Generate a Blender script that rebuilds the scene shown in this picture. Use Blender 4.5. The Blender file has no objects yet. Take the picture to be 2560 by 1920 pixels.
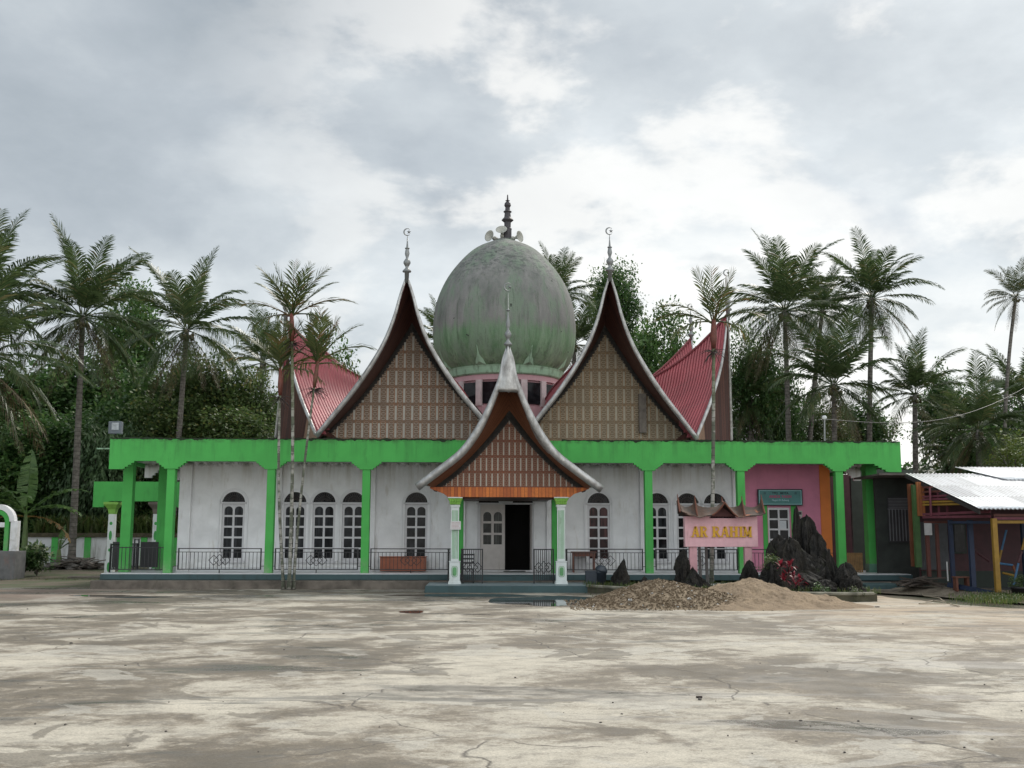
import bpy, bmesh, math, random
from mathutils import Vector, Matrix, noise
R = math.radians; PI = math.pi
scn = bpy.context.scene; COL = scn.collection

# ---------------------------------------------------------------- camera
F = 2700.0; HOR = 1348.0; EYE = 1.6; ROLL = R(-0.12)
PITCH = math.atan((HOR-960)/F)
cam_d = bpy.data.cameras.new("camera"); cam = bpy.data.objects.new("camera", cam_d); COL.objects.link(cam)
cam_d.sensor_width = 36; cam_d.lens = 36*F/2560; cam_d.clip_end = 3000; cam_d.clip_start = .1
fw = Vector((0, math.cos(PITCH), math.sin(PITCH))); up = Vector((0, -math.sin(PITCH), math.cos(PITCH))); rt = Vector((1, 0, 0))
RT = rt*math.cos(ROLL) - up*math.sin(ROLL); UP = up*math.cos(ROLL) + rt*math.sin(ROLL)
RT, UP = (rt*math.cos(ROLL)+up*math.sin(-ROLL)), (up*math.cos(ROLL)-rt*math.sin(-ROLL))
m = Matrix((RT, UP, -fw)).transposed().to_4x4(); m.translation = (0, 0, EYE); cam.matrix_world = m
scn.camera = cam
scn.view_settings.view_transform = 'Standard'; scn.view_settings.look = 'None'
scn.view_settings.exposure = 0.58; scn.view_settings.gamma = 1.0

Y0 = 36.2; TH = R(1.6); CT, ST = math.cos(TH), math.sin(TH)
def ray(px, py): return fw + RT*((px-1280)/F) + UP*((960-py)/F)
def W(px, py, Y):                       # world point on the plane y=Y
    d = ray(px, py); t = Y/d.y; return Vector((d.x*t, Y, EYE+d.z*t))
def G(px, py, z=0.0):                   # world point on the plane z
    d = ray(px, py); t = (z-EYE)/d.z; return Vector((d.x*t, d.y*t, z))
def L(px, py, v):                       # mosque-frame point (u, v, z) on the plane v
    d = ray(px, py); n = Vector((-ST, CT, 0)); t = (v + Y0*CT)/d.dot(n); p = d*t
    q = Vector((p.x, p.y-Y0, 0)); return Vector((q.x*CT+q.y*ST, v, EYE+p.z))

# ---------------------------------------------------------------- world and sun
SUN_EL, SUN_AZ = R(48), R(28)           # azimuth from +Y towards +X
wd = bpy.data.worlds.new("World"); scn.world = wd; wd.use_nodes = True
nt = wd.node_tree; N = nt.nodes; N.clear(); K = nt.links
def nn(t, **k):
    n = N.new(t)
    for a, b in k.items(): setattr(n, a, b)
    return n
def mth(op, a, b=None, c=None, cl=False):
    n = nn('ShaderNodeMath', operation=op); n.use_clamp = cl
    for i, x in enumerate((a, b, c)):
        if x is None: continue
        if isinstance(x, (int, float)): n.inputs[i].default_value = x
        else: K.new(x, n.inputs[i])
    return n.outputs[0]
tc = nn('ShaderNodeTexCoord'); sp = nn('ShaderNodeSeparateXYZ'); K.new(tc.outputs['Generated'], sp.inputs[0])
X, Y, Z = sp.outputs
zc = mth('ADD', mth('MAXIMUM', Z, 0.0), 0.38)
cb = nn('ShaderNodeCombineXYZ'); K.new(mth('DIVIDE', X, zc), cb.inputs[0]); K.new(mth('DIVIDE', Y, zc), cb.inputs[1]); K.new(mth('MULTIPLY', Z, 1.5), cb.inputs[2])
def wnoise(scale, detail, rough, dist, off=(0, 0, 0)):
    mp = nn('ShaderNodeMapping'); K.new(cb.outputs[0], mp.inputs[0]); mp.inputs['Location'].default_value = off
    n = nn('ShaderNodeTexNoise'); K.new(mp.outputs[0], n.inputs['Vector'])
    n.inputs['Scale'].default_value = scale; n.inputs['Detail'].default_value = detail
    n.inputs['Roughness'].default_value = rough; n.inputs['Distortion'].default_value = dist
    return n.outputs[0]
def maprange(v, a, b, c, d, st='SMOOTHSTEP'):
    n = nn('ShaderNodeMapRange', interpolation_type=st); K.new(v, n.inputs[0])
    for i, x in enumerate((a, b, c, d)): n.inputs[i+1].default_value = x
    return n.outputs[0]
big = wnoise(0.95, 3, .5, .2, (3.1, 1.7, 0))
mid = wnoise(2.3, 9, .56, .15, (0.4, 5.2, .6))
fin = wnoise(6.5, 7, .6, .2, (7, 2, 1))
az = mth('DIVIDE', X, mth('MAXIMUM', Y, .2))
side = maprange(az, -.60, .40, 0.0, 1.0, 'LINEAR')
a1 = mth('ADD', mth('MULTIPLY', big, .9), mth('MULTIPLY', mid, 1.05))
a1 = mth('ADD', a1, mth('MULTIPLY', fin, .14))
a1 = mth('ADD', a1, mth('MULTIPLY', side, .34))
lo = maprange(Z, .02, .38, .30, 0.0)
a1 = mth('ADD', a1, lo)
ramp = nn('ShaderNodeValToRGB'); K.new(maprange(a1, .93, 1.66, 0, 1, 'LINEAR'), ramp.inputs[0])
cr = ramp.color_ramp; cr.elements[0].position = 0; cr.elements[0].color = (.33, .37, .40, 1)
cr.elements[1].position = 1; cr.elements[1].color = (.93, .92, .88, 1)
for p, c in ((.25, (.42, .46, .49)), (.45, (.54, .58, .60)), (.62, (.66, .70, .715)), (.8, (.79, .81, .80))):
    e = cr.elements.new(p); e.color = (*c, 1)
pf = wnoise(3.4, 10, .56, .1, (5.5, 2.5, .3)); pf2 = wnoise(3.4, 10, .56, .1, (5.44, 2.42, .3))
puff = mth('MULTIPLY', mth('MULTIPLY', maprange(pf, .475, .585, 0, 1), maprange(az, -.38, .02, 0, .62)), maprange(Z, .10, .2, 0, 1))
gap = mth('MULTIPLY', mth('MULTIPLY', maprange(pf2, .49, .40, 0, 1), maprange(az, -.3, .1, 0, .5)), maprange(Z, .12, .25, 0, 1))
# dark scud, upper right
scud = mth('MULTIPLY', maprange(wnoise(1.9, 7, .55, .5, (2.2, 9.3, 0)), .52, .66, 0, 1), maprange(az, .22, .42, 0, .65))
mp_ = nn('ShaderNodeMix', data_type='RGBA'); K.new(gap, mp_.inputs['Factor']); K.new(ramp.outputs[0], mp_.inputs[6]); mp_.inputs[7].default_value = (.52, .565, .59, 1)
mq_ = nn('ShaderNodeMix', data_type='RGBA'); K.new(puff, mq_.inputs['Factor']); K.new(mp_.outputs[2], mq_.inputs[6]); mq_.inputs[7].default_value = (.96, .94, .89, 1)
mxs = nn('ShaderNodeMix', data_type='RGBA'); K.new(scud, mxs.inputs['Factor']); K.new(mq_.outputs[2], mxs.inputs[6]); mxs.inputs[7].default_value = (.47, .51, .56, 1)
sky = nn('ShaderNodeTexSky', sky_type='NISHITA'); sky.sun_disc = False; sky.sun_elevation = SUN_EL; sky.sun_rotation = SUN_AZ
b1 = nn('ShaderNodeBackground'); K.new(sky.outputs[0], b1.inputs[0]); b1.inputs[1].default_value = .07
b2 = nn('ShaderNodeBackground'); K.new(mxs.outputs[2], b2.inputs[0]); K.new(maprange(Y, .25, -.35, .83, 1.5), b2.inputs[1])  # cloud strength raised behind the camera to brighten the facade
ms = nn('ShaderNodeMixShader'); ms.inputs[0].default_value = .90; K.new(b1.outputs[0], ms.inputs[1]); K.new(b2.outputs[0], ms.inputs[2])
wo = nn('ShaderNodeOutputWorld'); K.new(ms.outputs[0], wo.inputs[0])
sl = bpy.data.lights.new("sun", 'SUN'); sl.energy = 1.9; sl.angle = R(14); sl.color = (1, .95, .87)
so = bpy.data.objects.new("sun", sl); COL.objects.link(so)
sdir = Vector((math.sin(SUN_AZ)*math.cos(SUN_EL), math.cos(SUN_AZ)*math.cos(SUN_EL), math.sin(SUN_EL)))
so.rotation_euler = sdir.to_track_quat('Z', 'Y').to_euler()

# ---------------------------------------------------------------- materials
class Mat:
    def __init__(s, name, col=(.5, .5, .5), rough=.8, metal=0, spec=None):
        s.m = bpy.data.materials.new(name); s.m.use_nodes = True
        s.t = s.m.node_tree; s.N = s.t.nodes; s.K = s.t.links; s.b = s.N['Principled BSDF']
        s.b.inputs['Base Color'].default_value = (*col, 1); s.b.inputs['Roughness'].default_value = rough
        s.b.inputs['Metallic'].default_value = metal
        if spec is not None: s.b.inputs['Specular IOR Level'].default_value = spec
        s.col = None
    def n(s, t, **k):
        n = s.N.new(t)
        for a, b in k.items(): setattr(n, a, b)
        return n
    def set(s, sock, v):
        if isinstance(v, (int, float)): sock.default_value = v
        elif isinstance(v, tuple): sock.default_value = (*v, 1) if len(v) == 3 else v
        else: s.K.new(v, sock)
    def co(s, kind='Object', scale=(1, 1, 1), loc=(0, 0, 0)):
        t = s.n('ShaderNodeTexCoord'); mp = s.n('ShaderNodeMapping'); s.K.new(t.outputs[kind], mp.inputs[0])
        mp.inputs['Scale'].default_value = scale; mp.inputs['Location'].default_value = loc; return mp.outputs[0]
    def noise(s, v, scale=5, detail=4, rough=.5, dist=0):
        n = s.n('ShaderNodeTexNoise'); s.K.new(v, n.inputs['Vector']); n.inputs['Scale'].default_value = scale
        n.inputs['Detail'].default_value = detail; n.inputs['Roughness'].default_value = rough; n.inputs['Distortion'].default_value = dist
        return n.outputs[0]
    def mr(s, v, a, b, c=0., d=1., st='LINEAR'):
        n = s.n('ShaderNodeMapRange', interpolation_type=st); s.K.new(v, n.inputs[0])
        for i, x in enumerate((a, b, c, d)): n.inputs[i+1].default_value = x
        return n.outputs[0]
    def mth(s, op, a, b=None, c=None):
        n = s.n('ShaderNodeMath', operation=op)
        for i, x in enumerate((a, b, c)):
            if x is not None: s.set(n.inputs[i], x)
        return n.outputs[0]
    def mix(s, f, a, b):
        n = s.n('ShaderNodeMix', data_type='RGBA'); s.set(n.inputs[0], f); s.set(n.inputs[6], a); s.set(n.inputs[7], b); return n.outputs[2]
    def color(s, c): s.col = c; s.set(s.b.inputs['Base Color'], c); return s
    def rough(s, c): s.set(s.b.inputs['Roughness'], c); return s
    def bump(s, h, strength=.3, dist=.02):
        n = s.n('ShaderNodeBump'); n.inputs['Strength'].default_value = strength; n.inputs['Distance'].default_value = dist
        s.K.new(h, n.inputs['Height']); s.K.new(n.outputs[0], s.b.inputs['Normal']); return s
    def xyz(s, v):
        n = s.n('ShaderNodeSeparateXYZ'); s.K.new(v, n.inputs[0]); return n.outputs

def mul(c, k): return tuple(x*k for x in c)
def simple(name, col, rough=.8, var=.25, scale=3., bump=.15, metal=0, streak=False, dirt=None, spec=None):
    s = Mat(name, col, rough, metal, spec); v = s.co(scale=(1, 1, .25) if streak else (1, 1, 1))
    a = s.noise(v, scale, 6, .6, .2)
    c = s.mix(s.mr(a, .3, .7), mul(col, 1-var), mul(col, 1+var*.6))
    if dirt:
        d = s.noise(s.co(scale=(1, 1, .3), loc=(4, 4, 4)), scale*.9, 7, .65, .3)
        c = s.mix(s.mr(d, .56, .74, 0, .75, 'SMOOTHSTEP'), c, dirt)
    s.color(c)
    if bump: s.bump(s.noise(s.co(), scale*9, 4, .6), bump, .01)
    return s.m

M = {}
def paint(name, col, dirt, amount=.5, sc=1.4, thr=.55, rough=.75, band=None, splash=None):
    """weathered masonry paint: blotches, mildew specks and vertical run marks"""
    s = Mat(name, col, rough); o = s.co(); st = s.co(scale=(1, 1, .22))
    a = s.noise(o, sc, 6, .6, .3); c = s.mix(s.mr(a, .3, .7), mul(col, .86), mul(col, 1.08))
    b = s.noise(st, sc*3.2, 6, .65, .2); c = s.mix(s.mr(b, thr, thr+.2, 0, amount, 'SMOOTHSTEP'), c, dirt)
    g = s.noise(o, 45, 3, .7); c = s.mix(s.mr(g, .62, .8, 0, .35), c, dirt)
    if band:        # rain marks running down from a ledge at height band[0]
        z = s.xyz(o)[2]; run = s.noise(s.co(scale=(1, 1, .05)), 3.4, 6, .7, .1); n2 = s.noise(o, 3.5, 6, .7)
        c = s.mix(s.mth('MULTIPLY', s.mr(z, band[0]-band[1], band[0], 0, 1), s.mr(run, .47, .62, 0, band[2])), c, dirt)
        c = s.mix(s.mth('MULTIPLY', s.mr(z, band[0]-.16, band[0]-.01, 0, 1), s.mr(n2, .45, .58, 0, .75)), c, (.03, .05, .02))
    if splash:
        z = s.xyz(o)[2]; c = s.mix(s.mth('MULTIPLY', s.mr(z, splash+.55, splash, 0, 1), s.mr(s.noise(o, 3, 6, .7), .4, .65, 0, .6)), c, (.30, .28, .24))
    s.color(c); s.bump(s.noise(o, 22, 5, .65), .25, .008); return s.m
ZT = L(1280, 1100, 0).z; ZB = L(1280, 1156, 0).z
M['white'] = paint('white_wall_paint', (.74, .74, .755), (.42, .38, .32), .45, band=(ZB+.1, 1.0, .7), splash=.5)
M['green'] = paint('green_wall_paint', (.060, .365, .070), (.035, .18, .04), .5, 1.1, .54, band=(ZT, .75, .6), splash=.48)
M['green_dk'] = simple('green_trim', (.05, .30, .07), .7, .2, 4)
M['pink'] = paint('pink_wall_paint', (.60, .22, .33), (.40, .14, .2), .35)
M['orange'] = paint('orange_wall_paint', (.68, .20, .045), (.4, .12, .04), .35)
M['teal'] = paint('teal_plinth_paint', (.042, .082, .088), (.03, .05, .05), .7, 1.6, .5)
M['tile'] = simple('floor_tile', (.55, .56, .57), .35, .1, 3, 0)
M['porch_top'] = paint('porch_floor', (.22, .28, .30), (.12, .14, .14), .5, 1.5, .5, .45)
M['kerb'] = simple('kerb_concrete', (.14, .12, .10), .9, .5, 2.2, .6, dirt=(.04, .04, .025))
M['frame'] = simple('window_frame_paint', (.56, .55, .57), .5, .08, 6, .05)
M['moulding'] = simple('moulding_paint', (.68, .68, .70), .6, .07, 3, .05)
M['iron'] = simple('black_iron', (.015, .015, .017), .5, .3, 12, .1)
M['wood_or'] = None
M['silver'] = None

# glass: dark room behind, sharp reflection
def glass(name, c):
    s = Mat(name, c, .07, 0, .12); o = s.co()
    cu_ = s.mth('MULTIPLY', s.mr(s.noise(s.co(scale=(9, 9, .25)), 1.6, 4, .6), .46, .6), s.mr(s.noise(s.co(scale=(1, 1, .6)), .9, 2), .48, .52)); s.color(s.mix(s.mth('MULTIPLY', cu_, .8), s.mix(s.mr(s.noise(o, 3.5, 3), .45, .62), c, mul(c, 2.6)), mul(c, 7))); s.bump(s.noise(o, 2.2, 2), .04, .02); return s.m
M['glass'] = glass('window_glass', (.006, .0065, .0075))
M['glass_red'] = glass('curtained_glass', (.014, .005, .005))
M['dark'] = simple('dark_interior', (.012, .011, .011), .9, .3, 2, 0)
M['grille'] = simple('fan_grille', (.028, .018, .016), .6, .2, 9, 0)

s = Mat('zinc_capping', (.42, .42, .42), .42, .75); o = s.co(); a = s.noise(s.co(scale=(1, 1, .5)), 5, 6, .6)
s.color(s.mix(s.mr(a, .38, .72), (.46, .46, .455), (.24, .23, .22))); s.rough(s.mr(a, .3, .7, .34, .6))
s.bump(s.noise(o, 7, 4, .6), .5, .03); M['silver'] = s.m

def corr(name, col, rust, period, metal=0., rough=.55, rustamt=.5, depth=.03, streakscale=(1, .15, 1)):
    s = Mat(name, col, rough, metal); uv = s.co('UV'); x = s.xyz(uv)
    w = s.mth('SINE', s.mth('MULTIPLY', x[0], 2*PI/period))
    a = s.noise(s.co('UV', scale=streakscale), 2.2, 6, .6, .1); b = s.noise(s.co('UV'), .7, 4, .5)
    c = s.mix(s.mr(b, .35, .65), mul(col, .82), mul(col, 1.12)); c = s.mix(s.mr(a, .5, .72, 0, rustamt), c, rust)
    sheet = s.mth('FRACT', s.mth('DIVIDE', x[1], 1.8)); c = s.mix(s.mth('MULTIPLY', s.mth('LESS_THAN', sheet, .022), .5), c, rust)
    s.color(c); s.bump(w, 1.0, depth); return s.m
M['redroof'] = corr('red_corrugated_zinc', (.36, .085, .10), (.24, .11, .11), .13, .1, .5, .55, .022)
M['zincroof'] = corr('bare_corrugated_zinc', (.60, .62, .64), (.30, .31, .33), .12, .55, .42, .7, .022, (1, .08, 1))
M['porchzinc'] = corr('porch_corrugated_zinc', (.36, .36, .36), (.2, .17, .15), .12, .6, .45, .6)

def planks(name, c1, c2, per, axis=0, kind='UV'):
    s = Mat(name, c1, .6); uv = s.co(kind); x = s.xyz(uv)
    k = s.mth('DIVIDE', x[axis], per); fl = s.mth('FLOOR', k); fr = s.mth('FRACT', k)
    wn = s.n('ShaderNodeTexWhiteNoise', noise_dimensions='1D'); s.K.new(fl, wn.inputs['W'])
    c = s.mix(wn.outputs[0], c1, c2); g = s.noise(uv, 14, 4, .6)
    c = s.mix(s.mr(g, .45, .75, 0, .4), c, mul(c1, .5)); gap = s.mth('LESS_THAN', fr, .1); c = s.mix(gap, c, mul(c1, .3))
    s.color(c); s.bump(s.mth('SUBTRACT', 1.0, gap), .6, .012); return s.m
M['soffit'] = planks('maroon_soffit_boards', (.055, .022, .018), (.10, .038, .028), .12)
M['soffit_porch'] = planks('brown_soffit_boards', (.13, .045, .022), (.19, .075, .035), .12)
M['wood_or'] = planks('varnished_orange_boards', (.36, .085, .018), (.62, .18, .03), .11, 0, 'Object')
M['wall_side'] = planks('weathered_brown_boards', (.22, .13, .085), (.30, .18, .12), .09)

def carved(name, wood, light, orange, cp, rp, lightbar, lw=.26):
    """carved and painted Minangkabau panelling: rows of upright strips between chain bands"""
    s = Mat(name, wood, .75); uv = s.co('UV'); x = s.xyz(uv)
    u = s.mth('DIVIDE', x[0], cp); v = s.mth('DIVIDE', x[1], rp)
    fu = s.mth('FRACT', u); fv = s.mth('FRACT', v)
    bar = s.mth('MULTIPLY', s.mth('LESS_THAN', fu, lw), s.mth('LESS_THAN', s.mth('ABSOLUTE', s.mth('SUBTRACT', fv, .56)), .41))
    # scroll work between the bars
    su = s.mth('MULTIPLY', s.mth('SUBTRACT', fu, lw+(1-lw)/2), 2*PI*1.35)
    sv = s.mth('MULTIPLY', v, 2*PI*4)
    e = s.mth('ADD', s.mth('MULTIPLY', s.mth('COSINE', s.mth('MULTIPLY', su, .74)), 1.0), s.mth('COSINE', s.mth('MULTIPLY', sv, 1.0)))
    scroll = s.mr(s.mth('ABSOLUTE', s.mth('SUBTRACT', e, .75)), .22, .5, 1, 0, 'SMOOTHSTEP')
    edge = s.mth('LESS_THAN', s.mth('ABSOLUTE', s.mth('SUBTRACT', s.mth('ABSOLUTE', s.mth('SUBTRACT', fu, lw+(1-lw)/2)), (1-lw)*.40)), .035)
    # chain band
    cu = s.mth('SINE', s.mth('MULTIPLY', u, 2*PI*2)); cv = s.mth('SUBTRACT', s.mth('DIVIDE', fv, .06), 1.0)
    chain = s.mth('LESS_THAN', s.mth('ABSOLUTE', s.mth('SUBTRACT', s.mth('ABSOLUTE', cv), s.mth('ABSOLUTE', s.mth('MULTIPLY', cu, .8)))), .28)
    band = s.mth('LESS_THAN', fv, .12)
    worn = s.noise(uv, 1.1, 5, .6, .2); fine = s.noise(uv, 30, 4, .7)
    c = s.mix(s.mr(fine, .35, .7), mul(wood, .7), mul(wood, 1.25))
    lt = s.mix(s.mr(worn, .35, .65), light, mul(light, .62)); orr = s.mix(s.mr(worn, .4, .6), orange, mul(wood, 1.2))
    c = s.mix(s.mth('MULTIPLY', scroll, .8), c, lt); c = s.mix(edge, c, orr)
    c = s.mix(bar, c, s.mix(s.mr(fine, .4, .7, 0, .5), lightbar, mul(lightbar, .6)))
    c = s.mix(s.mth('MULTIPLY', band, .6), c, s.mix(chain, mul(wood, .9), orr))
    c = s.mix(s.mr(s.noise(uv, .55, 3), .5, .75, 0, .3), c, mul(wood, .8))
    s.color(c); s.bump(s.mth('ADD', s.mth('MAXIMUM', scroll, bar), chain), .5, .02); return s.m
M['carved'] = carved('carved_gable_boards', (.20, .135, .095), (.56, .49, .40), (.34, .16, .08), .29, .62, (.46, .43, .38))
M['carved_r'] = carved('faded_carved_gable_boards', (.20, .15, .095), (.50, .43, .31), (.30, .18, .09), .29, .62, (.38, .34, .26))
M['carved_p'] = carved('red_carved_porch_boards', (.17, .07, .045), (.36, .26, .18), (.26, .085, .04), .18, .49, (.42, .385, .33), .25)
M['trim'] = simple('dark_scalloped_trim', (.035, .03, .025), .7, .5, 9)

# dome: bare grey-violet cement above, mossy green paint below, runs and patches
s = Mat('dome_paint', (.3, .3, .3), .85); o = s.co(); st = s.co(scale=(1, 1, .12)); z = s.xyz(o)[2]
gv = s.mix(s.mr(s.noise(s.co(scale=(1,1,.35)), 1.6, 7, .65), .35, .65), (.125, .135, .125), (.215, .212, .205))
gr = s.mix(s.mr(s.noise(st, 2.6, 6, .65), .35, .68), (.075, .155, .075), (.19, .29, .18))
wob = s.mth('ADD', z, s.mth('MULTIPLY', s.mth('SUBTRACT', s.noise(o, 1.0, 3), .5), .25))
zb_ = L(1261, 815, 6).z; low = s.mr(s.mth('ADD', wob, s.mth('MULTIPLY', s.mth('SUBTRACT', s.noise(s.co(scale=(1, 1, .08)), 5, 6, .7), .5), 1.6)), zb_-.22, zb_+.22, 1, 0); c = s.mix(low, gv, gr)
c = s.mix(s.mr(s.noise(s.co(scale=(1, 1, .3), loc=(3, 1, 2)), 1.5, 7, .7), .44, .60, 0, .75, 'SMOOTHSTEP'), c, (.145, .205, .145))
c = s.mix(s.mr(s.noise(s.co(scale=(1, 1, .06)), 7, 7, .75), .52, .66, 0, .7), c, (.075, .095, .07))
topm = s.mth('MULTIPLY', s.mr(z, zb_+1.7, zb_+2.7, 0, 1), s.mr(s.noise(s.co(scale=(1,1,2.2)), 4, 7, .75), .50, .58)); c = s.mix(s.mth('MULTIPLY', topm, .75), c, (.055, .06, .06))
spots = s.mr(s.noise(o, 2.9, 2, .4), .74, .76); c = s.mix(spots, c, (.04, .05, .04))
basem = s.mth('MULTIPLY', s.mr(z, zb_-1.2, zb_-1.7, 0, 1), s.mr(s.noise(o, 2.4, 6, .7), .5, .6)); c = s.mix(s.mth('MULTIPLY', basem, .8), c, (.03, .045, .03))
s.color(c); s.bump(s.noise(o, 9, 6, .7), .6, .03); M['dome'] = s.m
M['palegreen'] = paint('pale_green_paint', (.24, .38, .26), (.08, .12, .08), .8, 2, .48)
M['drum_pink'] = paint('drum_pink_paint', (.42, .26, .28), (.2, .12, .12), .6)
M['finial'] = simple('finial_zinc', (.24, .25, .25), .5, .2, 6, .1, .6)
M['finial_dark'] = simple('finial_dark', (.05, .045, .05), .6, .3, 6, .1)
M['horn'] = simple('horn_grey', (.40, .40, .36), .6, .2, 6, .1, dirt=(.15, .14, .1))

# foliage: random tone for each leaf, light shines through
def leafm(name, c1, c2, c3=None, f3=0., trans=.42, rough=.5):
    s = Mat(name, c1, rough); g = s.n('ShaderNodeNewGeometry'); r = g.outputs['Random Per Island']
    c = s.mix(r, c1, c2)
    if c3: c = s.mix(s.mth('GREATER_THAN', s.mth('FRACT', s.mth('MULTIPLY', r, 37.7)), 1-f3), c, c3)
    n = s.noise(s.co(), .55, 3, .6); c = s.mix(s.mr(n, .38, .62, 0, .6), c, mul(c1, .5))
    s.color(c); tr = s.n('ShaderNodeBsdfTranslucent'); s.set(tr.inputs[0], c); mx = s.n('ShaderNodeMixShader'); mx.inputs[0].default_value = trans
    s.K.new(s.b.outputs[0], mx.inputs[1]); s.K.new(tr.outputs[0], mx.inputs[2]); s.K.new(mx.outputs[0], s.N['Material Output'].inputs[0]); return s.m
M['palm'] = leafm('palm_leaflets', (.046, .084, .030), (.11, .15, .055), (.20, .18, .08), .05, .36, .38)
M['palm_pale'] = leafm('far_palm_leaflets', (.055, .08, .04), (.13, .15, .07), (.2, .17, .08), .08, .35, .45)
M['palm_old'] = leafm('dying_fronds', (.12, .10, .05), (.23, .17, .09), (.07, .05, .03), .2, .25, .6)
M['areca'] = leafm('areca_leaflets', (.05, .085, .028), (.15, .17, .05), (.22, .13, .05), .12, .4, .4)
M['areca_old'] = leafm('withered_flower_stalks', (.035, .02, .02), (.07, .045, .035), None, 0, .1, .7)
M['leaf_dark'] = leafm('dark_leaves', (.042, .095, .028), (.09, .18, .05), (.15, .23, .07), .15)
M['leaf_mid'] = leafm('mid_leaves', (.055, .125, .034), (.12, .22, .06), (.18, .21, .06), .08)
M['leaf_olive'] = leafm('olive_leaves', (.065, .115, .035), (.135, .195, .06), (.2, .2, .06), .1)
M['leaf_bamboo'] = leafm('drooping_pale_leaves', (.06, .12, .045), (.15, .23, .11), None, 0)
M['leaf_lime'] = leafm('yellow_green_leaves', (.10, .15, .03), (.19, .23, .05), None, 0)
M['leaf_white'] = leafm('variegated_leaves', (.05, .11, .03), (.50, .55, .34), (.03, .07, .02), .45)
M['leaf_red'] = leafm('crimson_leaves', (.16, .012, .022), (.34, .03, .055), (.05, .015, .02), .3)
M['banana'] = leafm('banana_leaves', (.08, .17, .04), (.16, .27, .08), None, 0, .4, .35)
M['banana_old'] = leafm('browning_banana_leaves', (.20, .11, .03), (.28, .17, .05), (.10, .14, .04), .3, .3, .6)
M['grass'] = leafm('grass_blades', (.05, .09, .02), (.12, .16, .04), (.2, .18, .08), .12)
M['bark'] = simple('bark', (.10, .085, .07), .9, .4, 5, .5, streak=True)
s = Mat('palm_bark', (.13, .12, .105), .9); o = s.co(); zz = s.xyz(o)[2]
rg = s.mth('FRACT', s.mth('ADD', s.mth('MULTIPLY', zz, 5.5), s.mth('MULTIPLY', s.noise(o, 2, 2), .8)))
c = s.mix(s.mr(s.noise(o, 6, 5, .6), .35, .65), (.085, .075, .065), (.185, .17, .15)); c = s.mix(s.mth('MULTIPLY', s.mth('LESS_THAN', rg, .18), .7), c, (.04, .035, .03))
s.color(c); s.bump(rg, .5, .02); M['palm_bark'] = s.m
s = Mat('areca_bark', (.2, .2, .18), .85); o = s.co(); zz = s.xyz(o)[2]
c = s.mix(s.mr(s.noise(o, 3.2, 5, .6), .47, .56), (.10, .11, .08), (.32, .31, .28)); rg = s.mth('FRACT', s.mth('MULTIPLY', zz, 4.2)); c = s.mix(s.mth('MULTIPLY', s.mth('LESS_THAN', rg, .13), .7), c, (.05, .045, .04))
c = s.mix(s.mr(zz, 5.2, 7.0, 0, .8), c, (.10, .12, .05)); s.color(c); s.bump(rg, .4, .01); M['areca_bark'] = s.m
M['shaft'] = simple('rusty_crownshaft', (.13, .035, .022), .6, .5, 5, .1, dirt=(.05, .06, .02))
M['nut'] = simple('coconut_husk', (.07, .06, .02), .6, .5, 3)

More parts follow.
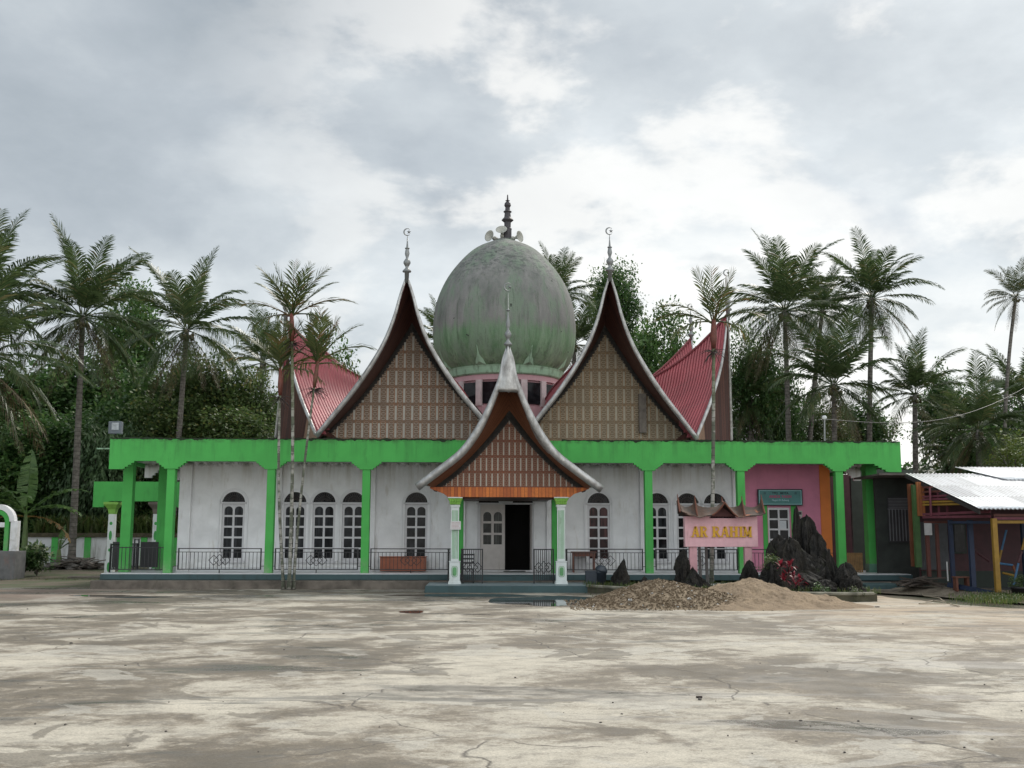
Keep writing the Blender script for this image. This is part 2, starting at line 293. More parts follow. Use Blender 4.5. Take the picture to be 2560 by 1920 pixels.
# ---------------------------------------------------------------- mesh helpers
class MB:
    def __init__(s): s.v = []; s.f = []; s.uv = []
    def add(s, vs, fs, uvs=None):
        n = len(s.v); s.v.extend([tuple(p) for p in vs]); s.f.extend([tuple(i+n for i in f) for f in fs])
        s.uv.extend(uvs if uvs else [(0., 0.)]*len(vs)); return s
    def box(s, x0, x1, y0, y1, z0, z1, rot=None, cen=None):
        vs = [Vector((x, y, z)) for x in (x0, x1) for y in (y0, y1) for z in (z0, z1)]
        if rot is not None:
            c = cen or Vector(((x0+x1)/2, (y0+y1)/2, (z0+z1)/2)); vs = [c+rot@(p-c) for p in vs]
        return s.add(vs, [(0, 1, 3, 2), (4, 6, 7, 5), (0, 4, 5, 1), (2, 3, 7, 6), (0, 2, 6, 4), (1, 5, 7, 3)])
    def prism(s, poly, v0, v1, plane='xz'):      # poly extruded along the third axis
        n = len(poly)
        def P(p, d): return (p[0], d, p[1]) if plane == 'xz' else ((p[0], p[1], d) if plane == 'xy' else (d, p[0], p[1]))
        vs = [P(p, v0) for p in poly]+[P(p, v1) for p in poly]
        fs = [tuple(range(n)), tuple(range(2*n-1, n-1, -1))]+[(i, i+n, (i+1) % n+n, (i+1) % n) for i in range(n)]
        return s.add(vs, fs)
    def bar(s, a, b, r, r2=None, n=6): return s.tube([a, b], [r, r if r2 is None else r2], n)
    def flat(s, a, b, w, d):                     # rectangular bar a-b, width w, depth d (y)
        a, b = Vector(a), Vector(b); t = (b-a).normalized(); y = Vector((0, 1, 0)); x = t.cross(y)
        x = x.normalized() if x.length > .01 else Vector((1, 0, 0)); y = x.cross(t).normalized()
        vs = [p+x*i*w/2+y*j*d/2 for p in (a, b) for i, j in ((-1, -1), (1, -1), (1, 1), (-1, 1))]
        return s.add(vs, [(3, 2, 1, 0), (4, 5, 6, 7)]+[(i, (i+1) % 4, (i+1) % 4+4, i+4) for i in range(4)])
    def tube(s, path, rad, n=8, caps=True, squash=None):
        path = [Vector(p) for p in path]; m = len(path); vs = []; uv = []; ref = None; acc = 0
        for i, p in enumerate(path):
            t = (path[min(i+1, m-1)]-path[max(i-1, 0)]).normalized()
            if ref is None: ref = Vector((0, 1, 0)) if abs(t.y) < .9 else Vector((1, 0, 0))
            x = t.cross(ref).normalized(); y = x.cross(t).normalized(); ref = y if False else ref
            if i: acc += (p-path[i-1]).length
            r = rad[i] if hasattr(rad, '__len__') else rad; q = squash or 1
            for k in range(n):
                a = 2*PI*k/n; vs.append(p+x*math.cos(a)*r+y*math.sin(a)*r*q); uv.append((k/n, acc))
        fs = [(i*n+k, i*n+(k+1) % n, (i+1)*n+(k+1) % n, (i+1)*n+k) for i in range(m-1) for k in range(n)]
        if caps: fs += [tuple(range(n-1, -1, -1)), tuple((m-1)*n+k for k in range(n))]
        return s.add(vs, fs, uv)
    def lathe(s, prof, c=(0, 0, 0), n=24, axis=None, caps=True):    # prof: (r, z)
        vs = []; c = Vector(c); q = Vector((0, 0, 1)).rotation_difference(Vector(axis)) if axis is not None else None
        for r, z in prof:
            for k in range(n):
                a = 2*PI*k/n; p = Vector((r*math.cos(a), r*math.sin(a), z)); vs.append(c+(q@p if q else p))
        m = len(prof); fs = [(i*n+k, i*n+(k+1) % n, (i+1)*n+(k+1) % n, (i+1)*n+k) for i in range(m-1) for k in range(n)]
        if caps: fs += [tuple(range(n-1, -1, -1)), tuple((m-1)*n+k for k in range(n))]
        return s.add(vs, fs)
    def grid(s, fn, nu, nv, uvf=None):
        vs = []; uv = []
        for i in range(nu+1):
            for j in range(nv+1):
                vs.append(fn(i/nu, j/nv)); uv.append(uvf(i/nu, j/nv) if uvf else (i/nu, j/nv))
        fs = [(i*(nv+1)+j, (i+1)*(nv+1)+j, (i+1)*(nv+1)+j+1, i*(nv+1)+j+1) for i in range(nu) for j in range(nv)]
        return s.add(vs, fs, uv)
    def ball(s, c, r, n=8, sq=(1, 1, 1)):
        c = Vector(c); prof = [(math.sin(PI*i/(n//2+1)), -math.cos(PI*i/(n//2+1))) for i in range(n//2+2)]
        vs = []; m = len(prof)
        for q, z in prof:
            q = max(q, .02)
            for k in range(n): vs.append(c+Vector((q*math.cos(2*PI*k/n)*r*sq[0], q*math.sin(2*PI*k/n)*r*sq[1], z*r*sq[2])))
        fs = [(i*n+k, i*n+(k+1) % n, (i+1)*n+(k+1) % n, (i+1)*n+k) for i in range(m-1) for k in range(n)]
        return s.add(vs, fs)
    def mesh(s, name, mat, org=(0, 0, 0), smooth=False):
        me = bpy.data.meshes.new(name); o = Vector(org)
        me.from_pydata([tuple(Vector(p)-o) for p in s.v] if o.length > 0 else s.v, [], s.f)
        ul = me.uv_layers.new(name='UVMap'); li = [0]*len(me.loops); me.loops.foreach_get('vertex_index', li)
        fl = []
        for i in li: fl.extend(s.uv[i])
        ul.data.foreach_set('uv', fl)
        if mat: me.materials.append(mat)
        if smooth: me.polygons.foreach_set('use_smooth', [True]*len(me.polygons))
        me.update(); return me
    def build(s, name, mat, parent=None, smooth=False, org=None, bevel=0, solid=0):
        root = parent
        while root is not None and root.parent: root = root.parent
        o = Vector(org) if org is not None else (Vector(ORG.get(root.name, (0, 0, 0))) if root else Vector((0, 0, 0)))
        me = s.mesh(name, mat, o, smooth)
        ob = bpy.data.objects.new(name, me); COL.objects.link(ob)
        if parent: ob.parent = parent
        else: ob.location = o; ORG[ob.name] = tuple(o)
        if smooth == 'auto':
            pass
        if solid:
            md = ob.modifiers.new('solid', 'SOLIDIFY'); md.thickness = solid; md.offset = -1
        if bevel:
            md = ob.modifiers.new('bevel', 'BEVEL'); md.width = bevel; md.segments = 2; md.limit_method = 'ANGLE'; md.angle_limit = R(40)
        return ob
ORG = {}
def tag(o, label=None, cat=None, group=None, kind=None):
    if label: o['label'] = label
    if cat: o['category'] = cat
    if group: o['group'] = group
    if kind: o['kind'] = kind
    return o
def thing(name, loc, label, cat, group=None):
    o = bpy.data.objects.new(name, None); COL.objects.link(o); o.location = loc; o.empty_display_size = .2
    ORG[o.name] = tuple(loc); return tag(o, label, cat, group)
def copy_tree(o, parent=None):
    c = o.copy(); COL.objects.link(c)
    if parent: c.parent = parent
    for ch in [x for x in o.children]: copy_tree(ch, c)
    return c
def holed(outline, holes, v, depth):
    """flat wall in the xz plane with real openings and their reveals"""
    bm = bmesh.new(); es = []
    for loop in [outline]+holes:
        vs = [bm.verts.new((p[0], v, p[1])) for p in loop]
        es += [bm.edges.new((vs[i], vs[(i+1) % len(vs)])) for i in range(len(vs))]
    bmesh.ops.triangle_fill(bm, use_beauty=True, use_dissolve=False, edges=es, normal=(0, -1, 0))
    bm.verts.index_update(); mb = MB(); mb.add([x.co.copy() for x in bm.verts], [tuple(x.index for x in f.verts) for f in bm.faces]); bm.free()
    for h in holes:
        n = len(h); mb.add([(p[0], v, p[1]) for p in h]+[(p[0], v+depth, p[1]) for p in h], [(i, (i+1) % n, (i+1) % n+n, i+n) for i in range(n)])
    return mb
def textmesh(txt, size, ext=.01, off=0.):
    cu = bpy.data.curves.new('txt', 'FONT'); cu.body = txt; cu.size = size; cu.extrude = ext; cu.offset = off; cu.align_x = 'CENTER'; cu.align_y = 'CENTER'
    ob = bpy.data.objects.new('txt', cu); COL.objects.link(ob); bpy.context.view_layer.update()
    dg = bpy.context.evaluated_depsgraph_get(); me = bpy.data.meshes.new_from_object(ob.evaluated_get(dg))
    bpy.data.objects.remove(ob); bpy.data.curves.remove(cu)
    vs = [(p.co.x, -p.co.z, p.co.y) for p in me.vertices]; fs = [tuple(f.vertices) for f in me.polygons]; bpy.data.meshes.remove(me); return vs, fs
# ================================================================ MOSQUE (local frame: u along the facade, v into depth)
mosque = thing('mosque', (0, Y0, 0), 'white and green single-storey mosque with egg-shaped dome, red horned roofs and carved gables', 'mosque')
mosque.rotation_euler = (0, 0, TH); ORG['mosque'] = (0, 0, 0)
def lu(px, py, v): return L(px, py, v).x
def lz(px, py, v): return L(px, py, v).z
VW = 2.3                                     # wall plane
FL = .48                                     # veranda floor
ztop = lz(1280, 1100, 0); zbm = lz(1280, 1156, 0); zbr = lz(1280, 1175, 0)
uL, uR = lu(274, 1130, 0), lu(2252, 1140, 0)
# plinth and steps
mb = MB(); mb.box(uL, uR+.1, -.28, 16, .27, FL-.03); mb.build('plinth', M['teal'], mosque, bevel=.015)
mb = MB(); mb.box(uL+.03, uR+.05, -.25, 15.9, FL-.03+.002, FL); mb.build('veranda_floor', M['tile'], mosque)
for a in ((lu(224, 1455, -.8), lu(1470, 1460, -.8), -.75, 3, -.05, .262), (lu(2120, 1455, -.5), uR+.1, -.8, 3, -.05, .24)): MB().box(*a).build('kerb_step', M['kerb'], mosque, bevel=.02)
# fascia: stepped brackets cut out of a beam outline
colpx = [424, 675, 914, 1149, 1389, 1622, 1854, 2101]
cu = [lu(p, 1300, .12) for p in colpx]
def stepped(c, side, half, n=4, w=.085, rnd=False):
    """points of a bracket flank going from the beam underside down to the column (side=-1 left flank)"""
    pts = []; h = (zbm-zbr)/n
    for i in range(n):
        x = c+side*(half+(n-i)*w); z = zbm-i*h
        pts += [(x, z), (x, z-h)]
    pts.append((c+side*half, zbr)); return pts
uc0, uc1 = lu(1140, 1100, 0), lu(1403, 1100, 0)
def fascia(xa, xb, cols, endl, endr, y0, y1, zt, mat=M['green'], nm='fascia_beam', par=mosque):
    p = [(xa, zt), (xb, zt)]
    if endr: p += [(xb, zbr-.02), (xb-.42, zbr-.02)]+[(q[0], q[1]) for q in reversed(stepped(xb-.42, -1, 0, 4, .12))][1:]
    else: p += [(xb, zbm)]
    for c in reversed(cols):
        p += stepped(c, 1, .15)+[(x, z) for x, z in reversed(stepped(c, -1, .15))]
    if endl: p += stepped(xa+.42, 1, 0, 4, .1)[:-1]+[(xa+.42, zbr-.02), (xa, zbr-.02)]
    else: p += [(xa, zbm)]
    # drop duplicate points
    q = [p[0]]
    for a in p[1:]:
        if (Vector(a)-Vector(q[-1])).length > 1e-4: q.append(a)
    mb = MB(); mb.prism(q[::-1], y0, y1); return mb.build(nm, mat, par)
fascia(uL, uc0, cu[:3], True, False, 0, .2, ztop); fascia(uc1, uR, cu[5:], False, True, 0, .2, ztop)
p = MB(); p.box(uc0+.002, uc1-.002, -.03, .2, zbm-.05, ztop-.02); p.build('fascia_beam', M['green'], mosque)
# mildew edge growing along the top of the fascia
mould = simple('mould', (.018, .03, .015), .95, .4, 8)
for xa, xb in ((uL+.02, uc0-.02), (uc1+.02, uR-.02)):
    n_ = int((xb-xa)/.05); tp = [(xa+(xb-xa)*i/n_, ztop+.006+.04*max(0, noise.noise(Vector((i*.17, xa, 0)))+.3)+.03*max(0, noise.noise(Vector((i*.9, xa, 3))))) for i in range(n_+1)]
    lo_ = [(x, ztop-.012-.10*max(0, noise.noise(Vector((i*.23, xa, 9)))-.05)-.05*max(0, noise.noise(Vector((i*1.3, xa, 4))))) for i, (x, z) in enumerate(tp)]
    mb = MB(); vs = [(x, -.006, z) for x, z in tp]+[(x, -.006, z) for x, z in lo_]+[(x, .19, z) for x, z in tp]; k = n_+1
    mb.add(vs, [(i, i+1, k+i+1, k+i) for i in range(n_)]+[(i, 2*k+i, 2*k+i+1, i+1) for i in range(n_)]); mb.build('mould_growth', mould, mosque)
# side fascias, deck slab
for a in ((uL, uL+.2, .2, 9.0, zbm, ztop-.004), (uR-.2, uR, .2, 12, zbm, ztop-.004)): MB().box(*a).build('side_fascia', M['green'], mosque)
mb = MB(); mb.box(uL+.2, uR-.2, .2, 13.5, zbm+.12, zbm+.27); mb.build('deck_slab', M['white'], mosque)
# inner cross beams with white stepped brackets in the end bays
for c, vs in ((cu[0], (3.2, 6.4)), (cu[7], (3.4,))):
    s_ = -1 if c < 0 else 1
    for v in vs:
        a, b = sorted((c, uL+.2 if c < 0 else uR-.2)); e = a if s_ < 0 else b; z0 = zbm-.02
        mb = MB(); mb.box(a, b, v, v+.15, z0, zbm+.12)
        for i in range(4):
            xa, xb = sorted((e, e-s_*(.55-.1*i))); mb.box(xa, xb, v, v+.15, z0-.09*(i+1), z0-.09*i)
        mb.build('bracket', M['white'], mosque)
# columns
def column(u0, u1, v0, v1, z1, z0=FL): MB().box(u0, u1, v0, v1, z0, z1).build('column', M['green'], mosque, bevel=.012)
for c in cu: column(c-.13, c+.13, .03, .32, zbr+.003)
u = lu(317, 1300, 1.2); column(u-.17, u+.17, 1.1, 1.4, zbm+.1)
u = lu(405, 1300, 3.0); column(u-.16, u+.16, 2.9, 3.2, zbm+.1)
u = lu(2178, 1300, 1.7); column(u-.2, u+.2, 1.5, 1.9, zbm+.1)
MB().box(u-.203, u+.203, 1.497, 1.903, FL, FL+.3).build('column_foot', simple('worn_column_foot', (.10, .22, .16), .8, .3, 6, .2, dirt=(.25, .3, .28)), mosque)
# ---- openings
def arch(c, hw, z0, zs, n=14): return [(c-hw, z0), (c+hw, z0)]+[(c+hw*math.cos(PI*i/n), zs+hw*math.sin(PI*i/n)) for i in range(n+1)]
wz0 = lz(1040, 1403, VW); wzs = lz(1040, 1259, VW); wzt = wzs+.02
wins = [lu(p, 1320, VW) for p in (582, 736, 809, 883, 1040, 1497, 1644, 1720, 1789)]
HW = .40; dzs = wzs
du0, du1 = lu(1194, 1300, VW), lu(1334, 1300, VW)
uw0, uw1 = lu(447, 1300, VW), lu(1862, 1300, VW)
holes = []
def winhole(c): return [(c-HW, wz0), (c+HW, wz0), (c+HW, wzs)]+[(c+HW*math.cos(PI*i/14), wzs+.0+HW*math.sin(PI*i/14)) for i in range(1, 14)]+[(c-HW, wzs)]
for c in wins: holes.append(winhole(c))
dd = [(du0, FL+.04), (du1, FL+.04), (du1, dzs)]
f1, f2 = lu(1307, 1250, VW), lu(1222, 1250, VW); fr = .36
for fc in (f1, f2): dd += [(fc+fr*math.cos(PI*i/12), dzs+.02+fr*math.sin(PI*i/12)) for i in range(13)]
dd += [(du0, dzs)]
holes.append(dd)
mb = holed([(uw0, FL), (uw1, FL), (uw1, zbm+.12), (uw0, zbm+.12)], holes, VW, .16); mb.build('front_wall', M['white'], mosque)
mb = MB(); mb.box(uw0, uw0+.2, VW+.003, 12, FL, zbm+.12); mb.build('side_wall', M['white'], mosque)
mb = MB(); mb.box(uw0+.2, uw1-.2, VW+1.8, VW+1.9, FL, zbm+.1); mb.build('interior_dark_board', M['dark'], mosque)  # near-black board, its colour stands in for the unlit hall
mb = MB()     # pilasters, wall base tiles
for a, b in ((447, 477), (683, 703), (922, 938), (1139+16, 1163), (1366, 1378), (1600, 1612), (1832, 1846)):
    MB().box(lu(a, 1300, VW), lu(b, 1300, VW), VW-.10, VW, FL, zbm+.118).build('pilaster', M['white'], mosque, bevel=.01)
for a, b in ((uw0+.01, du0-.1), (du1+.1, uw1)): MB().box(a, b, VW-.02, VW-.003, FL+.001, FL+.13).build('skirting', M['tile'], mosque)
rings = []
def ring(mb, c, r0, r1, zs, v0, v1, n=16, a0=0, a1=PI):
    for i in range(n):
        a, b = a0+(a1-a0)*i/n, a0+(a1-a0)*(i+1)/n
        q = [(c+r0*math.cos(a), zs+r0*math.sin(a)), (c+r1*math.cos(a), zs+r1*math.sin(a)), (c+r1*math.cos(b), zs+r1*math.sin(b)), (c+r0*math.cos(b), zs+r0*math.sin(b))]
        mb.prism(q, v0, v1)
def fan(mb, c, zs, r, v):
    for i in range(1, 12):
        a = PI*i/12; mb.flat((c+r*.16*math.cos(a), v, zs+r*.16*math.sin(a)), (c+r*.92*math.cos(a), v, zs+r*.92*math.sin(a)), .012, .015)
    for k in (.3, .55, .86): ring(mb, c, r*k-.008, r*k+.008, zs, v-.008, v+.008, 12)
PR = random.Random(3)
def panes_arch(a, b, z0, z1, arched):
    if not arched: return [(a, z0), (b, z0), (b, z1), (a, z1)]
    h = (z1-z0)*.42; n = 8; return [(a, z0), (b, z0)]+[((a+b)/2+(b-a)/2*math.cos(PI*i/n), z1-h+h*math.sin(PI*i/n)) for i in range(n+1)]
def make_window(c, red=0, first=None):
    v = VW; zb, zt = wz0, wzs-.02
    hl = []; pan = []
    x = [(c-.325, c-.035), (c+.035, c+.325)]; zz = zb+.10; rows = 5; ph = (zt-.09-zz-4*.065)/5
    for r in range(rows):
        for a, b in x: pan.append(panes_arch(a, b, zz+r*(ph+.065), zz+r*(ph+.065)+ph, r == 4))
    fr_ = holed([(c-HW+.002, zb+.002), (c+HW-.002, zb+.002), (c+HW-.002, zt), (c-HW+.002, zt)], pan, v+.05, .05)
    fr_.box(c-HW-.05, c+HW+.05, v-.05, v+.05, zt, zt+.055); fr_.box(c-HW-.06, c+HW+.06, v-.07, v+.02, zb-.06, zb-.002)
    w = fr_.build('window', M['frame'], mosque)
    mb = MB(); mb.box(c-HW, c+HW, v+.095, v+.10, zb, zt); mb.build('pane', M['glass_red'] if red else M['glass'], w)
    mb = MB(); mb.add(*(lambda q: ([(p[0], v+.10, p[1]) for p in q], [tuple(range(len(q)))]))([(c-HW, zt+.05), (c+HW, zt+.05)]+[(c+HW*math.cos(PI*i/14), wzs+.03+HW*math.sin(PI*i/14)) for i in range(15)]))
    fn = mb.build('fanlight', M['glass'], w)
    mb = MB(); fan(mb, c, wzs+.06, HW-.03, v+.07); mb.build('fan_grille', M['grille'], w)
    mb = MB(); ring(mb, c, HW+.075, HW+.12, wzs+.0, v-.035, v-.002, 18); mb.box(c-HW-.12, c-HW-.075, v-.035, v-.002, zb+.02, wzs-.002); mb.box(c+HW+.075, c+HW+.12, v-.035, v-.002, zb+.02, wzs-.002)
    ring(mb, c, HW+.01, HW+.05, wzs+.04, v-.02, v-.003, 18)
    mb.build('arch_moulding', M['moulding'], w)
for i, c in enumerate(wins): make_window(c, red=i in (5,))
# door: closed left leaf, open right leaf
d = MB(); zt = dzs-.02; md_ = lu(1262, 1300, VW)
d.box(du0+.001, du0+.10, VW+.02, VW+.11, FL+.05, zt); d.box(du1-.05, du1-.001, VW+.02, VW+.11, FL+.05, zt); d.box(du0-.05, du1+.05, VW-.05, VW+.1, zt, zt+.06)
door = d.build('door', M['frame'], mosque, bevel=.008)
pan = []
a0, a1 = du0+.10, md_; lw_ = a1-a0; x = [(a0+.10, a0+lw_/2-.045), (a0+lw_/2+.045, a1-.10)]
zc0 = lz(1230, 1361, VW); ph = .33
for r in range(3):
    for a, b in x: pan.append(panes_arch(a, b, zc0+r*(ph+.075), zc0+r*(ph+.075)+ph, r == 2))
leafd = simple('door_leaf_paint', (.50, .46, .44), .55, .1, 5, .05, dirt=(.38, .33, .30))
lf = holed([(a0+.002, FL+.06), (a1, FL+.06), (a1, zt-.003), (a0+.002, zt-.003)], pan, VW+.055, .04)
for k in (0, 1):
    pa, pb = x[k]; lf.box(pa, pb, VW+.04, VW+.055, FL+.2, zc0-.16)
lf.build('door_leaf', leafd, door); MB().box(a0, a1, VW+.10, VW+.105, FL+.06, zt).build('pane', glass('door_glass', (.011, .012, .011)), door)
MB().box(md_-.05, md_+.01, VW+.11, VW+.95, FL+.06, zt-.01).box(du1-.10, du1-.05, VW+.11, VW+.9, FL+.06, zt-.01).build('open_door_leaf', leafd, door)
mb = MB(); fan(mb, f1, dzs+.06, fr-.03, VW+.07); fan(mb, f2, dzs+.06, fr-.03, VW+.07); mb.build('fan_grille', M['grille'], door)
MB().box(du0, du1, VW+.1, VW+.105, dzs+.04, dzs+.5).build('fanlight', M['glass'], door)
mb = MB()
for fc in (f1, f2): ring(mb, fc, fr+.03, fr+.10, dzs+.02, VW-.05, VW-.002, 14)
mb.build('arch_moulding', M['moulding'], door)
# ---- pink wing
up0, up1, up2 = uw1, lu(2052, 1300, VW), lu(2078, 1300, VW)
wa, wb = lu(1921, 1320, VW), lu(1975, 1320, VW); wzA, wzB = lz(1950, 1269, VW), lz(1950, 1404, VW)
mb = holed([(up0+.001, FL), (up1, FL), (up1, zbm+.12), (up0+.001, zbm+.12)], [[(wa, wzB), (wb, wzB), (wb, wzA), (wa, wzA)]], VW, .14); mb.build('pink_wall', M['pink'], mosque)
MB().box(up1+.001, up2, VW-.04, VW+.3, FL, zbm+.117).build('orange_pilaster', M['orange'], mosque, bevel=.01)
MB().box(up2-.2, up2-.01, VW+.31, 9, FL, zbm+.117).build('wing_side_wall', M['pink'], mosque)
for a, b in ((wa-.19, wa-.03), (wb+.05, wb+.22)): MB().box(a, b, VW-.03, VW, FL, wzA+.08).build('green_window_surround', M['green'], mosque)
hl = []; hh = (wzA-wzB-.1)/5
for r in range(5):
    for a, b in ((wa+.05, (wa+wb)/2-.03), ((wa+wb)/2+.03, wb-.06)): hl.append([(a, wzB+.05+r*hh+.03), (b, wzB+.05+r*hh+.03), (b, wzB+.05+(r+1)*hh-.03), (a, wzB+.05+(r+1)*hh-.03)])
w = holed([(wa+.002, wzB+.002), (wb-.002, wzB+.002), (wb-.002, wzA-.002), (wa+.002, wzA-.002)], hl, VW+.01, .05).build('window', M['frame'], mosque)
MB().box(wa, wb, VW+.06, VW+.065, wzB, wzA).build('pane', M['glass'], w)
h = hl[7]; MB().box(h[0][0]+.01, h[1][0]-.05, VW+.052, VW+.057, h[0][1], h[2][1]-.02).build('paper_notice', simple('paper', (.55, .57, .60), .8, .12, 30, 0), w)
# right passage: deep shade put into the maroon and green wall colours, plank gate
MB().box(up2, uR+5, 8, 8.15, 0, zbm+.117).build('passage_back_wall', simple('shade_toned_maroon', (.07, .025, .03), .8), mosque)
MB().box(uR-.2, uR+2.2, 4.5, 4.65, 0, zbm+.1).build('passage_end_wall', simple('shade_toned_green', (.05, .06, .05), .8), mosque)
# ---- railings
def railing(pa, pb, v=.14, diamonds=True, z1=None, z0=None, gate=False):
    ua, ub = (lu(pa, 1400, v), lu(pb, 1400, v)) if abs(pa) > 40 else (pa, pb)
    z1 = z1 or lz(1000, 1371, v); z0 = z0 or lz(1000, 1425, v); r = .016; zm = z1-.12
    mb = MB()
    mb.box(ua, ub, v-.02, v+.02, z1-.03, z1); mb.box(ua, ub, v-.015, v+.015, z0, z0+.03); mb.box(ua, ub, v-.012, v+.012, zm-.02, zm)
    for x in (ua, ub): mb.box(x-.02, x+.02, v-.021, v+.021, z0-.001, z1+.001)
    mid = (ua+ub)/2; n = int((ub-ua)/.125)
    for i in range(1, n):
        x = ua+(ub-ua)*i/n
        if abs(x-mid) < .06: continue
        mb.box(x-.008, x+.008, v-.008, v+.008, z0+.03, zm-.02)
    mb.box(mid-.014, mid+.014, v-.014, v+.014, z0-.12, z0); mb.box(mid-.01, mid+.01, v-.01, v+.01, zm, z1-.03)
    zc_ = (z0+zm)/2+.02
    for k, dx in enumerate((-.19, 0, .19)):
        s_ = .19 if k == 1 else .165; P = [(mid+dx, zc_+s_), (mid+dx+s_, zc_), (mid+dx, zc_-s_), (mid+dx-s_, zc_)]; vv = v-.02-(.01 if k == 1 else 0)
        for i in range(4): mb.flat((P[i][0], vv, P[i][1]), (P[(i+1) % 4][0], vv, P[(i+1) % 4][1]), .018, .014)
    for zz in (zm-.01, z0+.12):      # anchors into the columns
        mb.box(ua-.12, ua-.02, v-.008, v+.008, zz-.01, zz+.01); mb.box(ub+.02, ub+.12, v-.008, v+.008, zz-.01, zz+.01)
    return mb.build('railing', M['iron'], mosque)
for a, b in ((446, 652), (688, 894), (927, 1127), (1417, 1606), (1640, 1843), (1878, 2075)): railing(a, b)
# ================================================================ HORNED ROOFS
CURVE = [(0, 0), (.066, .115), (.133, .257), (.24, .414), (.40, .571), (.60, .73), (.80, .865), (1, 1)]
INN = [(0, 0), (.12, .16), (.26, .31), (.42, .47), (.57, .60), (.79, .77), (1, 1)]
STR = [(0, 0), (.16, .2), (.33, .4), (.52, .6), (.74, .8), (1, 1)]
def cv(t, tab=CURVE):                        # t = drop fraction -> (u, w), smooth
    for i in range(len(tab)-1):
        if t <= tab[i+1][1] or i == len(tab)-2:
            a, b = tab[i], tab[i+1]; p0 = tab[max(i-1, 0)]; p3 = tab[min(i+2, len(tab)-1)]
            k = (t-a[1])/(b[1]-a[1]); ma = (b[0]-p0[0])/(b[1]-p0[1])*(b[1]-a[1]); mb_ = (p3[0]-a[0])/(p3[1]-a[1])*(b[1]-a[1])
            h = (2*k**3-3*k*k+1)*a[0]+(k**3-2*k*k+k)*ma+(-2*k**3+3*k*k)*b[0]+(k**3-k*k)*mb_; return h, t
def drop(P, Ft, t, tab=CURVE):
    u, w = cv(t, tab); return Vector((P.x+(Ft.x-P.x)*u, P.y+(Ft.y-P.y)*u, P.z+(Ft.z-P.z)*w))
def finial(P, H, par, crescent=True, mat=None, face=0., k=.78):
    b = MB(); f = H
    b.lathe([(.085*k, -.35), (.10*k, 0), (.19*k, .02), (.19*k, .06), (.09*k, .14), (.06*k, .19), (.10*k, .24), (.155*k, .32), (.155*k, .38), (.09*k, .46), (.05*k, .5), (.07*k, .56), (.105*k, .66), (.085*k, .76), (.045*k, .9), (.028*k, 1.05), (.02*k, 1.2), (.02*k, H*.62), (.1*k, H*.62+.01), (.1*k, H*.62+.04), (.018*k, H*.62+.06), (.012*k, H-.02)], P, 12) if True else None
    if crescent:
        c = Vector(P)+Vector((0, 0, H+.10)); n = 14; cs, sn = math.cos(face), math.sin(face); pts = []
        for i in range(n+1):
            a = R(50)+R(260)*i/n; pts.append(c+Vector((.12*math.cos(a)*cs, .12*math.cos(a)*sn, .12*math.sin(a))))
        b.tube(pts, [.008+.017*math.sin(PI*i/n) for i in range(n+1)], 6)
        st = c+Vector((.05*cs, .05*sn, 0)); vs = []
        for j in (-1, 1):
            for i in range(10):
                r_ = .075 if i % 2 == 0 else .03; a = PI/2+i*PI/5; vs.append(st+Vector((r_*math.cos(a)*cs-j*.008*sn, r_*math.cos(a)*sn+j*.008*cs, r_*math.sin(a))))
        b.add(vs, [tuple(range(9, -1, -1)), tuple(range(10, 20))]+[(i, (i+1) % 10, (i+1) % 10+10, i+10) for i in range(10)])
    return b.build('finial', mat or M['finial'], par, smooth=True)
